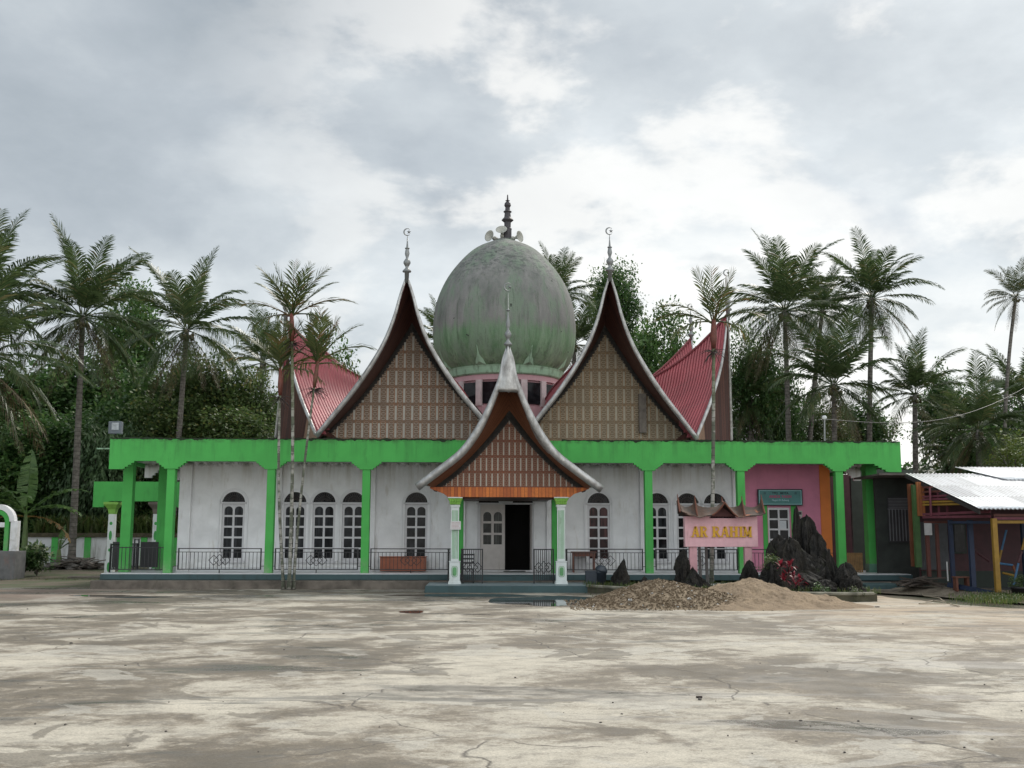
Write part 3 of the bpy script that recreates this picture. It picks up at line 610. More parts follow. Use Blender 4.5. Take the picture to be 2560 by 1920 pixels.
def gable(P, A, B, H, Wapex, WA, WB, wallmat, roofmat, soffmat, barge=(.045, .10), kridge=1.25, wtab=None, eaveH=None, fin=1.8, fface=0., trim=True, wdrop=.6, straight=False, cull=None, name='horned_roof', segs=26, baz=None, endbarge=(0, 0)):
    """one horned gable. P peak, A/B feet of the bargeboards, H hub where the ridge dies, Wapex/WA/WB the carved wall"""
    P, A, B, H, Wapex, WA, WB = [Vector(q) for q in (P, A, B, H, Wapex, WA, WB)]
    def surf(Ft):
        mid = (A+B)/2; hv = Vector((H.x-mid.x, H.y-mid.y, 0)); lat = Vector((mid.x-Ft.x, mid.y-Ft.y, 0)); ab = B-A; nb = Vector((-ab.y, ab.x, 0)).normalized(); nb = nb*hv.dot(nb); Pm = Vector((mid.x-P.x, mid.y-P.y, 0))
        def shift(s): k = max(0, (s-.3)/.7); return nb*s+(hv-nb)*(k*k*(3-2*k))
        def fn(s, t):
            rz = H.z+(P.z-H.z)*(1-s)**kridge; rp = P+Pm*s+shift(s); rp.z = rz; ep = Ft+shift(s)+lat*(.9*max(0, (s-.32)/.68))
            q = drop(rp, ep, t)
            if straight:
                q2 = drop(rp, ep, t, STR); k = min(1, s/.27); q = q.lerp(q2, k); q.z += .06*min(1, s*6); q += (Ft-mid).normalized()*.02*min(1, s*6)
            return q
        L1 = (H-P).length; return fn, L1
    roof = MB()
    for k, Ft in enumerate((A, B)):
        fn, L1 = surf(Ft); off = .04 if k else .0
        roof.grid(lambda s, t: fn(s, t)+Vector((0, 0, off*0)), 40, 22, lambda s, t: (s*L1, t*5.2))
    if cull: roof.f = [f for f in roof.f if not cull(sum((Vector(roof.v[i]) for i in f), Vector())/4)]
    r = roof.build(name, roofmat, mosque, smooth=True, solid=.02)
    # ridge cap
    rfn = surf(A)[0]; rc = [rfn(s/14, 0)+Vector((0, 0, .02)) for s in range(15)]
    MB().tube(rc, .05, 6).build('ridge_cap', roofmat, r, smooth=True)
    bm_ = MB()
    for Ft, ex in ((A, endbarge[0]), (B, endbarge[1])):
        pts = [drop(P, Ft, t/segs) for t in range(segs+1)]; rad = [barge[0]+(barge[1]-barge[0])*min(1, t/segs*1.6) for t in range(segs+1)]
        if ex: e = (pts[-1]-pts[-4]).normalized(); pts.append(pts[-1]+e*ex); rad.append(rad[-1])
        bm_.tube(pts, rad, 10, squash=.8)
    bm_.build('bargeboard', M['silver'], r, smooth=True)
    # carved wall
    n = 18
    wtab = wtab or [(0, 0), (.16, .2), (.33, .4), (.52, .6), (.74, .8), (1, 1)]
    def wall_edge(Wf): return [drop(Wapex, Wf, t/n, wtab) for t in range(n+1)]
    if isinstance(wtab, tuple): t0, t1 = wtab; wtab = t0; ea = wall_edge(WA); wtab = t1; eb = wall_edge(WB)
    else: ea, eb = wall_edge(WA), wall_edge(WB)
    ax = (WB-WA); ax.z = 0; ax.normalize()
    w = MB(); vs = []; uv = []
    for a, b in zip(ea, eb):
        for q in (a, b): vs.append(q); uv.append(((q-WA).dot(ax), q.z-WA.z))
    w.add(vs, [(2*i, 2*i+1, 2*i+3, 2*i+2) for i in range(n)], uv)
    w.add([vs[-2], vs[-1], vs[-1]-Vector((0, 0, wdrop)), vs[-2]-Vector((0, 0, wdrop))], [(0, 1, 2, 3)], [uv[-2], uv[-1], (uv[-1][0], -.6), (uv[-2][0], -.6)])
    w.build('gable_wall', wallmat, r)
    so_ = MB()
    for Ft, e in ((A, ea), (B, eb)):
        def fn(s, t, Ft=Ft, e=e):
            k = t*n; i = min(int(k), n-1); q = e[i].lerp(e[i+1], k-i); b = drop(P, Ft, t)
            b = b+(q-b).normalized()*.03; m_ = b.lerp(q, s); m_.z += .0*math.sin(PI*s); return m_
        so_.grid(fn, 8, n*2, lambda s, t: (s*1.4, t*6))
    so_.build('soffit', soffmat, r, smooth=True)
    if trim:
        tr = MB(); rd = random.Random(1); nrm = Vector((ax.y, -ax.x, 0))
        for e in (ea, eb):
            for i in range(n):
                m_ = 4
                for j in range(m_):
                    q = e[i].lerp(e[i+1], (j+.5)/m_)+nrm*.06; d_ = (e[i+1]-e[i]).normalized(); inn = Vector((0, 0, -1))-d_*(-d_.z); inn = inn.normalized()
                    x_ = d_*.085; rr = .14 if j % 2 else .10
                    tr.add([q-x_-inn*.1, q+x_-inn*.1, q+x_*.9+inn*rr*.5, q+x_*.3+inn*rr, q-x_*.3+inn*rr, q-x_*.9+inn*rr*.5], [(0, 1, 2, 3, 4, 5)])
        tr.build('scalloped_trim', M['trim'], r, solid=.03)
    sock = P+Vector((0, 0, .12))
    if fin: finial(sock, fin, r, face=fface)
    return r
zdk = lz(1280, 1096, 1.5)
# front pair
for side, pk, fa, fb, wap, wa_, wb_, hub, wm in (
        (-1, (1017, 690), (791, 1090), (1243, 1093), (1031, 812), (798, 1100), (1240, 1100), (-1.5, 7.0), M['carved']),
        (1, (1525, 687), (1308, 1093), (1743, 1098), (1511, 818), (1312, 1101), (1739, 1106), (1.5, 7.0), M['carved_r'])):
    Hp = Vector((hub[0], hub[1], lz(1270, 1010, 6)))
    fg = gable(L(*pk, -.35), L(*fa, .45), L(*fb, .45), Hp, L(*wap, 1.6), L(*wa_, 1.6), L(*wb_, 1.6), wm, M['redroof'], M['soffit'], kridge=1.12, straight=True, wtab=(STR, INN) if side < 0 else (INN, STR), fin=1.32, barge=(.04, .085))
q0_, q1_ = L(1598, 1082, 1.5), L(1614, 985, 1.5)
MB().box(q0_.x, q1_.x, 1.40, 1.58, q0_.z, q1_.z).box(q0_.x+.06, q1_.x-.06, 1.385, 1.399, q0_.z+.35, q1_.z-.12).build('louvre_board', simple('weathered_board', (.16, .14, .12), .85, .4, 5, .3), fg)
# diagonal side pair; near foot shared with the front gables
NL, FLf, PL = L(789, 1085, .8), L(689, 1092, 6.3), L(714, 800, 2.9)
NR, FRf, PR_ = L(1742, 1092, .8), L(1829, 1099, 6.6), L(1820, 785, 2.9)
def incull(c):
    Pf, Af = (L(1017, 690, -.35), L(791, 1090, .45)) if c.x < 0 else (L(1525, 687, -.35), L(1743, 1098, .45))
    if c.y > 1.75 or abs(c.x) > abs(Af.x)-.02: return False
    k = (c.x-Af.x)/(Pf.x-Af.x); best = min(range(41), key=lambda i: abs((1-cv(i/40)[0])-k)); return c.z < Af.z+(Pf.z-Af.z)*(1-best/40)+.03
def sidegable(Pk, A, B, hub, sgn, fin, nm='horned_roof', kr=3.3):
    mid = (A+B)/2; inn = Vector((hub[0]-mid.x, hub[1]-mid.y, 0)).normalized()
    wa = A+inn*1.0+(B-A).normalized()*.35; wb = B+inn*1.0-(B-A).normalized()*.35; wa.z = wb.z = A.z-.1
    ap = Pk+inn*1.1; ap.z = A.z+(Pk.z-A.z)*.52
    return gable(Pk, A, B, Vector(hub), ap, wa, wb, M['wall_side'], M['redroof'], M['soffit'], kridge=kr, fin=fin, barge=(.03, .06), fface=R(0), trim=False, cull=incull, name=nm)
hz = lz(1270, 1010, 6)
sidegable(PL, NL, FLf, (-1.4, 7.6, hz+.2), -1, 1.1); sidegable(PR_, NR, FRf, (1.4, 7.6, hz+.2), 1, 1.35)
# rear pair: only their horns show
for pk, c in (((776, 840), -1), ((1728, 846), 1)):
    Pk = L(*pk, 11.5); A = FLf.copy() if c < 0 else FRf.copy(); A.x -= c*.4; A.y += .6; B = Vector((c*3.6, 15.5, A.z))
    sidegable(Pk, A, B, (c*1.4, 9.0, hz+.1), c, 1.25, kr=2.2)
# ---------------------------------------------------------------- dome and drum
DV = 8.2
def dl(px, py): q = L(px, py, DV); return q
dc = dl(1261, 800).x; prof = []
left = [(1227, 607), (1186, 626), (1153, 655), (1123, 692), (1103, 728), (1090, 765), (1083.5, 808), (1082.5, 841), (1086, 876), (1097, 908), (1114, 932), (1124, 940)]
pl = [(dc-dl(px, py).x, dl(px, py).z) for px, py in left]
prof = [(.02, dl(1261, 602).z)]+[(.33, dl(1261, 603).z)]+pl
fine = []
for i in range(len(prof)-1):
    p0, p1, p2, p3 = prof[max(i-1, 0)], prof[i], prof[i+1], prof[min(i+2, len(prof)-1)]
    for k in range(4):
        t = k/4; fine.append(tuple(.5*((2*b)+(-a+c)*t+(2*a-5*b+4*c-d)*t*t+(-a+3*b-3*c+d)*t**3) for a, b, c, d in zip(p0, p1, p2, p3)))
fine.append(prof[-1]); fine = [(max(.02, a), b) for a, b in fine][::-1]
dome = MB().lathe(fine, (dc, DV, 0), 64).build('dome', M['dome'], mosque, smooth=True)
zr1, zr0 = dl(1261, 934).z, dl(1261, 955).z; rd_ = dc-dl(1113, 945).x
MB().lathe([(rd_-.25, zr0-.02), (rd_-.08, zr0), (rd_-.03, zr0+.05), (rd_+.0, zr1-.08), (rd_+.03, zr1), (rd_-.2, zr1+.02)], (dc, DV, 0), 48).build('cornice_ring', M['palegreen'], dome)
mb = MB()
for k in range(8):
    a = R(-90+22.5+45*k-1); c_, s_ = math.cos(a), math.sin(a); q = Vector((-s_, c_, 0)); o = Vector((c_, s_, 0)); b = Vector((dc, DV, zr1))
    hgt = dl(1261, 889).z-zr1; v_ = [b+o*(rd_+.02)+q*.22, b+o*(rd_+.02)-q*.22, b+o*(rd_+.18)+Vector((0, 0, .12)), b+o*(rd_+.42)+Vector((0, 0, hgt))]
    v_ += [b+o*(rd_-.3)+q*.22, b+o*(rd_-.3)-q*.22]
    MB().add(v_, [(0, 1, 2), (0, 2, 3), (1, 3, 2), (0, 3, 4), (1, 5, 3), (3, 5, 4)]).build('petal', M['palegreen'], dome)
zd0 = zr0-1.25; rdr = rd_-.12; drum = MB()
nd = 16
drum.lathe([(rdr-.1, zd0-.6), (rdr-.1, zr0)], (dc, DV, 0), nd*2); drum.lathe([(rdr, zr0-.22), (rdr, zr0)], (dc, DV, 0), 48); drum.lathe([(rdr, zd0-.5), (rdr, zd0)], (dc, DV, 0), 48)
drum = drum.build('drum', M['drum_pink'], mosque)
for k in range(nd):
    a = R(360/nd*(k+.5)-90-4); o = Vector((math.cos(a), math.sin(a), 0)); q = Vector((-o.y, o.x, 0)); c = Vector((dc, DV, 0))+o*(rdr-.09)
    if o.y > .2: continue
    wv = [c+q*i+Vector((0, 0, j))+o*d_ for d_ in (.02, .07) for i, j in ((-.42, zd0), (.42, zd0), (.42, zr0-.23), (-.42, zr0-.23))]
    wv = [c+q*i+Vector((0, 0, j))+o*.03 for i, j in ((-.36, zd0+.08), (.36, zd0+.08), (.36, zr0-.3), (-.36, zr0-.3))]
    MB().add(wv, [(0, 1, 2, 3)]).build('drum_window', M['glass'], drum, solid=.02)
dpp = simple('drum_pilaster_paint', (.45, .38, .38), .8, .2, 4, .2, dirt=(.2, .15, .15))
for k in range(nd):
    a = R(360/nd*k-90-4); o = Vector((math.cos(a), math.sin(a), 0)); q = Vector((-o.y, o.x, 0)); c = Vector((dc, DV, 0))+o*(rdr-.12)
    vs = [c+q*i+o*d_+Vector((0, 0, j)) for j in (zd0, zr0-.22) for i, d_ in ((-.13, 0), (.13, 0), (.13, .16), (-.13, .16))]
    MB().add(vs, [(0, 1, 5, 4), (1, 2, 6, 5), (2, 3, 7, 6), (3, 0, 4, 7), (0, 3, 2, 1), (4, 5, 6, 7)]).build('drum_pilaster', dpp, drum)
zt_ = dl(1261, 603).z
MB().lathe([(.42, zt_-.1), (.42, zt_+.03), (.3, zt_+.06)], (dc, DV, 0), 20).build('dome_cap', M['dome'], dome)
k = (dl(1261, 487).z-zt_)/3.6
MB().lathe([(a_*.72, b_) for a_, b_ in [(.24, 0), (.24, .9*k), (.26, .95*k), (.19, 1.02*k), (.2, 1.45*k), (.3, 1.55*k), (.36, 1.62*k), (.28, 1.75*k), (.2, 1.85*k), (.17, 2.2*k), (.24, 2.25*k), (.24, 2.3*k), (.15, 2.38*k), (.13, 2.6*k), (.2, 2.75*k), (.17, 2.95*k), (.05, 3.1*k), (.14, 3.14*k), (.05, 3.18*k), (.03, 3.6*k)]], (dc+.12, DV, zt_), 12).build('finial', M['finial_dark'], dome, smooth=False)
# ---------------------------------------------------------------- porch
PB0, PB1 = lu(1060, 1465, -3.1), lu(1484, 1465, -3.1)
MB().prism([(PB0, -.05), (PB1, -.05), (PB1, .21), (PB0+.04, .21)], -3.1, -.8).build('porch_platform', M['teal'], mosque, bevel=.03)
MB().box(PB0+.06, PB1-.02, -3.09, -.79, .212, .216).build('porch_floor', M['porch_top'], mosque)
MB().box(lu(1175, 1440, -.6), lu(1375, 1440, -.6), -.62, -.281, .216, .40).build('porch_step', M['teal'], mosque, bevel=.01)
PV = -2.0
cap_lm = simple('lime_green_paint', (.20, .42, .07), .7, .2, 6, .1); cw = simple('porch_column_paint', (.60, .64, .63), .6, .08, 5, .1, dirt=(.4, .42, .38))
def porch_column(pc):
    c = lu(pc, 1340, PV); z0 = .216; ztopc = lz(pc, 1243, PV); zs = [lz(pc, y, PV) for y in (1262, 1268, 1405, 1445)]
    mb = MB(); w = .125
    mb.box(c-.2, c+.2, PV-.2, PV+.2, z0, z0+.05); mb.box(c-.185, c+.185, PV-.185, PV+.185, z0+.05, z0+.1); mb.box(c-.165, c+.165, PV-.165, PV+.165, z0+.1, zs[2]); mb.box(c-.18, c+.18, PV-.18, PV+.18, zs[2], zs[2]+.03)
    mb.box(c-w, c+w, PV-w, PV+w, zs[2]+.03, zs[1]); mb.box(c-.15, c+.15, PV-.15, PV+.15, zs[1], zs[0]); mb.box(c-.23, c+.23, PV-.23, PV+.23, ztopc-.04, ztopc)
    col = mb.build('porch_column', cw, mosque, bevel=.012)
    mb = MB()
    for i in range(5): mb.box(c-.088+i*.04, c-.072+i*.04, PV-w-.004, PV-w+.01, zs[2]+.1, zs[1]-.1); mb.box(c+(w-.01 if c < 0 else -w-.004), c+(w+.004 if c < 0 else -w+.01), PV-.088+i*.04, PV-.072+i*.04, zs[2]+.1, zs[1]-.1)
    mb.build('fluting', M['green_dk'], col)
    mb = MB(); ring_z = (z0+.1+zs[2])/2
    for s_, a in ((.085, .16), (.06, .13)):
        hgt = a; P8 = [(-s_*.6, hgt), (s_*.6, hgt), (s_, hgt*.7), (s_, -hgt*.7), (s_*.6, -hgt), (-s_*.6, -hgt), (-s_, -hgt*.7), (-s_, hgt*.7)]
        if s_ == .06: mb.prism([(c+x, ring_z+z) for x, z in P8][::-1], PV-.176, PV-.166)
        else:
            for i in range(8): mb.flat((c+P8[i][0], PV-.17, ring_z+P8[i][1]), (c+P8[(i+1) % 8][0], PV-.17, ring_z+P8[(i+1) % 8][1]), .012, .014)
    mb.build('pedestal_panel', simple('panel_green', (.13, .33, .14), .7, .3, 9), col)
    mb = MB()
    def capf(s, t):
        a = s*2*PI; r_ = .145+.075*t**1.5+.012*abs(math.sin(a*6))*(.4+t); q = Vector((math.cos(a), math.sin(a)))
        m_ = max(abs(q.x), abs(q.y)); return Vector((c+q.x/m_*r_, PV+q.y/m_*r_, zs[0]+(ztopc-.04-zs[0])*t))
    mb.grid(capf, 48, 6)
    for i in range(-2, 3):
        mb.ball((c+i*.075, PV-.19, zs[0]+.13), .045, 6, (1, .6, 1.3)); mb.ball((c-i*.07, PV-.17, zs[0]+.05), .04, 6, (1, .6, 1.3))
    mb.build('capital', cap_lm, col)
    return c
pc0 = porch_column(1137.5); pc1 = porch_column(1402.5)
PT = [(0, 0), (.05, .10), (.08, .22), (.155, .36), (.25, .50), (.37, .64), (.54, .78), (.75, .885), (1, 1)]
CURVE_P = PT
_c = CURVE; 
zbf = -2.9
Pp = L(1270, 866, -3.5); Fa = L(1056, 1208, zbf); Fb = L(1491, 1214, zbf)
def porch():
    global drop
    Hh = Vector((lu(1272, 1000, 1.3), 1.3, lz(1272, 1075, 1.3)))
    base = drop
    old = base.__defaults__; base.__defaults__ = (PT,)
    r = gable(Pp, Fa, Fb, Hh, L(1273, 1035, -2.1), L(1085, 1221, -2.1), L(1462, 1223, -2.1), M['carved_p'], M['porchzinc'], M['soffit_porch'],
              barge=(.05, .125), kridge=1.5, wdrop=.02, fin=.0, name='porch_roof', endbarge=(.2, .2), eaveH=Fa.z)
    # zinc face plate under the horn, scalloped lower edge
    mb = MB(); rows = 16; t1 = .355
    def fp(s, t):
        tt = t*t1; a, b = drop(Pp, Fa, tt), drop(Pp, Fb, tt); q = a.lerp(b, s); q.y -= .03+.05*math.sin(PI*s)
        if t > .99: q.z += .10*abs(math.sin(PI*s*2))**.7+.07*math.sin(PI*s)
        return q
    mb.grid(fp, 12, rows); mb.build('horn_plate', M['silver'], r, smooth=True, solid=.02)
    base.__defaults__ = old
    finial(Pp+Vector((0, 0, .02)), 1.75, r, k=.66)
    # varnished boards under the carved wall, corner brackets, ceiling
    z1, z0 = lz(1270, 1221, -2.12), lz(1270, 1243, -2.12); a0, a1 = lu(1075, 1222, -2.12), lu(1472, 1222, -2.12); b0, b1 = lu(1119, 1242, -2.12), lu(1425, 1242, -2.12)
    MB().prism([(b0, z0), (b1, z0), (b1+.12, z0+.1), (a1, z1-.01), (a1, z1+.03), (a0, z1+.03), (a0, z1-.01), (b0-.12, z0+.1)], -2.2, -2.11).build('orange_fascia', M['wood_or'], r)
    zz = z0+.02
    MB().box(pc0+.18, pc1-.18, -2.05, 2.2, zz, zz+.04).box(pc0+.2, pc0+.75, -2.04, -1.9, zz-.09, zz-.001).box(pc1-.75, pc1-.2, -2.04, -1.9, zz-.09, zz-.001).build('porch_ceiling', M['soffit_porch'], r)
    mb = MB()
    for px0, s_ in ((pc0, -1), (pc1, 1)): mb.box(min(px0, px0+s_*.16)-.0, max(px0, px0+s_*.16), -1.9, .1, z0+.0, z0+.16)
    mb.build('side_beam', M['soffit_porch'], r)
    return r
proof = porch()
# gates standing open at the porch
for a, b in ((pc0+.25, lu(1206, 1400, -1.6)), (lu(1335, 1400, -1.6), pc1-.22)):
    v = -1.6; z0, z1 = .30, lz(1200, 1372, -1.6); mb = MB()
    mb.box(a, b, v-.018, v+.018, z1-.035, z1); mb.box(a, b, v-.015, v+.015, z0, z0+.03)
    for x in (a, b): mb.box(x-.022, x+.022, v-.022, v+.022, .217, z1+.001)
    n = 9
    for i in range(1, n): x = a+(b-a)*i/n; mb.box(x-.011, x+.011, v-.01, v+.01, z0+.03, z1-.035)
    for k, dx in enumerate((-.16, 0, .16)):
        s_ = .19 if k == 1 else .16; m0 = (a+b)/2; zc_ = z0+.42; Q = [(m0+dx, zc_+s_), (m0+dx+s_*.85, zc_), (m0+dx, zc_-s_), (m0+dx-s_*.85, zc_)]
        for i in range(4): mb.flat((Q[i][0], v-.03-k % 2*.01, Q[i][1]), (Q[(i+1) % 4][0], v-.03-k % 2*.01, Q[(i+1) % 4][1]), .022, .014)
    mb.build('gate', M['iron'], mosque)
for u_ in (pc0+.2, pc1+.2, pc0-.22):   # side guard rails running back from the porch columns
    mb = MB(); z1 = lz(1200, 1372, -1.6)
    mb.box(u_-.02, u_+.02, -1.75, -.35, z1-.03, z1); mb.box(u_-.015, u_+.015, -1.75, -.35, .36, .39)
    for i in range(11): y = -1.75+1.4*i/10; mb.box(u_-.01, u_+.01, y-.01, y+.01, .217 if i in (0, 10) else .39, z1-.03)
    mb.build('guard_rail', M['iron'], mosque)
# left end: iron side railings and panels
mb = MB(); x0, x1 = lu(258, 1420, 1.0), lu(407, 1420, .3)
def fence(mb, a, b, z0, z1, step=.13):
    a, b = Vector(a), Vector(b); n = int((b-a).length/step)
    for z in (z0, z1-.03): mb.add([], []) ; mb.flat(a+Vector((0, 0, z)), b+Vector((0, 0, z)), .03, .03)
    for i in range(n+1):
        p = a.lerp(b, i/n); r_ = .022 if i in (0, n) else .009; mb.box(p.x-r_, p.x+r_, p.y-r_, p.y+r_, z0-(.1 if i in (0, n) else 0), z1)
fence(mb, (x0, 4.2, 0), (lu(345, 1400, 4.2), 4.2, 0), FL+.1, FL+1.1); fence(mb, (x0+.1, 4.2, 0), (x0+.35, .6, 0), FL+.1, FL+.95); fence(mb, (x0+.35, .6, 0), (x1, .35, 0), FL+.1, FL+.85)
mb.build('railing', M['iron'], mosque)
for a in ((lu(282, 1400, 3), lu(330, 1400, 3), 2.9, 2.95, FL+.1, FL+1.0), (lu(350, 1400, 2.6), lu(394, 1400, 2.6), 2.6, 2.65, FL+.12, FL+1.0)): MB().box(*a).build('iron_gate_panel', M['iron'], mosque)

MB().box(lu(1258, 1428, VW), lu(1312, 1428, VW), VW-.75, VW-.15, FL+.001, FL+.02).build('doormat', M['iron'], mosque)
# ================================================================ THINGS ON AND AROUND THE BUILDING
def ML(u, v, z): return Vector((u*CT-v*ST, Y0+u*ST+v*CT, z))     # mosque frame -> world
def LW(px, py, v): q = L(px, py, v); return ML(q.x, q.y, q.z)
# horn loudspeakers on the dome
hornl = ['grey horn loudspeaker on the dome top pointing left', 'grey horn loudspeaker standing upright in the middle of the dome top', 'grey horn loudspeaker on the dome top pointing right']
for (px, py, ax, r_), lab in zip(((1226, 591, (-.62, -.72, .12), .24), (1254, 577, (-.1, -.75, .55), .235), (1296, 592, (.80, -.55, .1), .24)), hornl):
    p = LW(px, py, DV-.2); t = thing('horn_loudspeaker', (p.x, p.y, p.z-.27), lab, 'loudspeaker', 'horn loudspeakers on the dome'); a = Vector(ax).normalized()
    MB().lathe([(.08, -.36), (.09, -.22), (.05, -.2), (.06, -.12), (.10, -.04), (.17, .03), (r_, .07), (r_+.01, .08), (r_-.02, .07), (.15, .02), (.07, -.06), (.02, -.08)], p, 20, a, caps=False).build('horn', M['horn'], t, smooth=True)
    MB().lathe([(.085, -.42), (.095, -.40), (.095, -.24), (.06, -.2)], p, 12, a).build('driver', M['horn'], t)
    MB().bar(p-a*.3, (p.x, p.y+.05, p.z-.5), .02).build('bracket', M['finial_dark'], t)
# floodlight
p = LW(289, 1088, .3); t = thing('floodlight', p, 'square grey floodlight on the left corner of the green roof edge', 'floodlight')
a = LW(272, 1088, .3); b = LW(306, 1054, .3); MB().box(a.x, b.x, p.y-.1, p.y+.12, a.z+.04, b.z).build('housing', simple('floodlight_housing', (.10, .12, .14), .5), t, bevel=.02)
MB().box(a.x+.12, b.x-.07, p.y-.115, p.y-.102, a.z+.17, b.z-.05).build('lens', simple('floodlight_glass', (.38, .42, .44), .15, .5, 4), t); MB().bar(p, p+Vector((0, 0, .08)), .03).build('bracket', M['iron'], t)
a = LW(242, 1122, .5); b = LW(276, 1122, .5); tag(MB().tube([a, b], .028, 8).build('drain_pipe', M['palegreen'], org=a), 'short pale green pipe sticking out of the left end of the roof beam', 'pipe')
# post with insulator on the roof
p = LW(2061, 1102, 2); q = LW(2061, 1048, 2); t = thing('service_post', p, 'thin grey service post with white insulator on the roof', 'post')
MB().bar(p-Vector((0, 0, .3)), q, .035, .03, 8).build('pole', M['finial'], t); MB().lathe([(.04, 0), (.09, .03), (.09, .08), (.05, .13)], q, 10).build('insulator', M['tile'], t)
r2 = W(2620, 935, 52); mid = [q.lerp(r2, i/16)-Vector((0, 0, 1.0*math.sin(PI*i/16))) for i in range(17)]
tag(MB().tube(mid, .014, 5).build('overhead_cable', M['iron'], org=q), 'thin dark cable sagging from the roof post past the palms', 'cable')
# wooden cabinet on the veranda
p = LW(1000, 1428, 1.75); x0, x1 = LW(950, 1428, 1.6).x, LW(1064, 1428, 1.6).x; t = thing('wooden_chest', p, 'long orange-brown wooden chest against the white veranda wall', 'chest')
zt = LW(1000, 1391, 1.6).z; MB().box(x0, x1, p.y-.22, p.y+.22, FL+.03, zt-.03).build('body', simple('chest_wood', (.30, .085, .04), .5, .25, 4, .2), t, bevel=.01)
MB().box(x0-.03, x1+.03, p.y-.25, p.y+.25, zt-.029, zt).build('lid', simple('chest_lid', (.34, .10, .05), .45, .2, 4), t, bevel=.01)
# table and chair right of the porch
t = thing('wooden_table', LW(1460, 1424, 1.3), 'brown wooden table behind the railing right of the porch', 'table'); p = t.location; wd_ = simple('table_wood', (.16, .06, .04), .6)
x0, x1 = LW(1428, 1424, 1.3).x, LW(1490, 1424, 1.3).x; zt = LW(1460, 1379, 1.3).z
MB().box(x0, x1, p.y-.3, p.y+.3, zt-.05, zt).box(x0+.04, x1-.04, p.y-.26, p.y+.26, zt-.16, zt-.05).build('tabletop', wd_, t)
for x in (x0+.05, x1-.1):
    for y in (-.26, .21): MB().box(x, x+.05, p.y+y, p.y+y+.05, FL, zt-.161).build('leg', wd_, t)
t = thing('white_cabinet', LW(1448, 1424, 1.8), 'low white cabinet under the wooden table behind the railing', 'cabinet'); p = t.location; x0, x1 = LW(1434, 1424, 1.8).x, LW(1466, 1424, 1.8).x
MB().box(x0, x1, p.y-.1, p.y+.12, FL, FL+.55).build('body', M['tile'], t, bevel=.01); MB().box(x0+.02, x1-.02, p.y-.112, p.y-.101, FL+.05, FL+.5).build('door', M['frame'], t)
p = LW(1168, 1450, -1.2); t = thing('metal_chair', (p.x, p.y, .216), 'black metal chair folded behind the left porch gate', 'chair'); x_, y_ = p.x, p.y
MB().box(x_-.22, x_+.22, y_-.2, y_+.2, .64, .67).build('seat', M['iron'], t)
for dx in (-.2, .2):
    for dy in (-.18, .18): MB().bar((x_+dx, y_+dy, .217), (x_+dx*.9, y_+dy*.9, .64), .014).build('leg', M['iron'], t)
mb = MB(); [mb.box(x_-.21, x_+.21, y_+.17, y_+.19, z_, z_+.05) for z_ in (.82, .95, 1.08)]; mb.bar((x_-.21, y_+.18, .64), (x_-.21, y_+.18, 1.14), .014); mb.bar((x_+.21, y_+.18, .64), (x_+.21, y_+.18, 1.14), .014); mb.build('backrest', M['iron'], t)
# paper notice on porch column
a, b = LW(1126, 1324, PV-.2), LW(1152, 1303, PV-.2); t = thing('notice_board', a, 'small white notice board with faint print on the left porch column', 'notice')
MB().box(a.x, b.x, a.y-.012, a.y+.06, a.z, b.z).build('board', simple('notice_white', (.58, .57, .57), .6, .06, 4, 0), t)
mb = MB(); rd = random.Random(2)
for i in range(5):
    x = a.x+.04
    while x < b.x-.05: w = rd.uniform(.01, .035); mb.box(x, x+w, a.y-.0135, a.y-.0122, b.z-.05-i*.042, b.z-.035-i*.042); x += w+.012
mb.build('print', simple('faded_red_print', (.38, .2, .2), .7, .1, 5, 0), t)
# TPQ sign board
vS = VW-.12; a, b = LW(1895, 1264, vS), LW(2005, 1223, vS); t = thing('school_sign', ((a.x+b.x)/2, a.y, a.z), 'teal sign board with dark, red and pale lettering on the pink wall', 'sign')
cx, czs = (a.x+b.x)/2, (a.z+b.z)/2; fy = min(a.y, b.y)
MB().box(a.x, b.x, fy, fy+.06, a.z, b.z).build('frame', simple('sign_frame', (.012, .02, .025), .6, .2, 5), t)
MB().box(a.x+.03, b.x-.03, fy-.012, fy-.001, a.z+.03, b.z-.03).build('panel', simple('teal_sign_panel', (.05, .20, .20), .5, .3, 2, 0), t)
def signtext(txt, size, z, mat, nm='lettering', dx=0, sx=1., y=None, off=0., par=None):
    vs, fs = textmesh(txt, size, .003, off); mb = MB(); mb.add([(cx+dx+p[0]*sx, (y if y is not None else fy-.016)+p[1], z+p[2]) for p in vs], fs); return mb.build(nm, mat, par or t)
dk = simple('dark_lettering', (.01, .03, .035), .6, .1, 5, 0); rdm = simple('red_lettering', (.36, .06, .14), .6, .1, 5, 0); plm = simple('pale_lettering', (.40, .62, .66), .6, .1, 5, 0)
hS = b.z-a.z; signtext('TPQ   MDTA', .105, czs+hS*.25, dk, off=.004); signtext('AINSOL YAKIN', .125, czs+hS*.04, rdm, off=.005, sx=.95); signtext('Nagari IV Kubang', .085, czs-hS*.17, plm)
mb = MB()
for s_ in (-1, 1):
    for k in range(5): a_ = R(90+72*k); mb.box(cx+s_*.55+.03*math.cos(a_)-.012, cx+s_*.55+.03*math.cos(a_)+.012, fy-.018, fy-.0125, czs+hS*.25+.03*math.sin(a_)-.012, czs+hS*.25+.03*math.sin(a_)+.012)
mb.build('flower_mark', dk, t)
mb = MB(); e_ = .055
for z in (a.z+e_, b.z-e_): mb.box(a.x+e_, b.x-e_, fy-.0155, fy-.0125, z-.006, z+.006)
for x in (a.x+e_, b.x-e_): mb.box(x-.006, x+.006, fy-.0155, fy-.0125, a.z+e_, b.z-e_)
mb.build('border_line', plm, t)
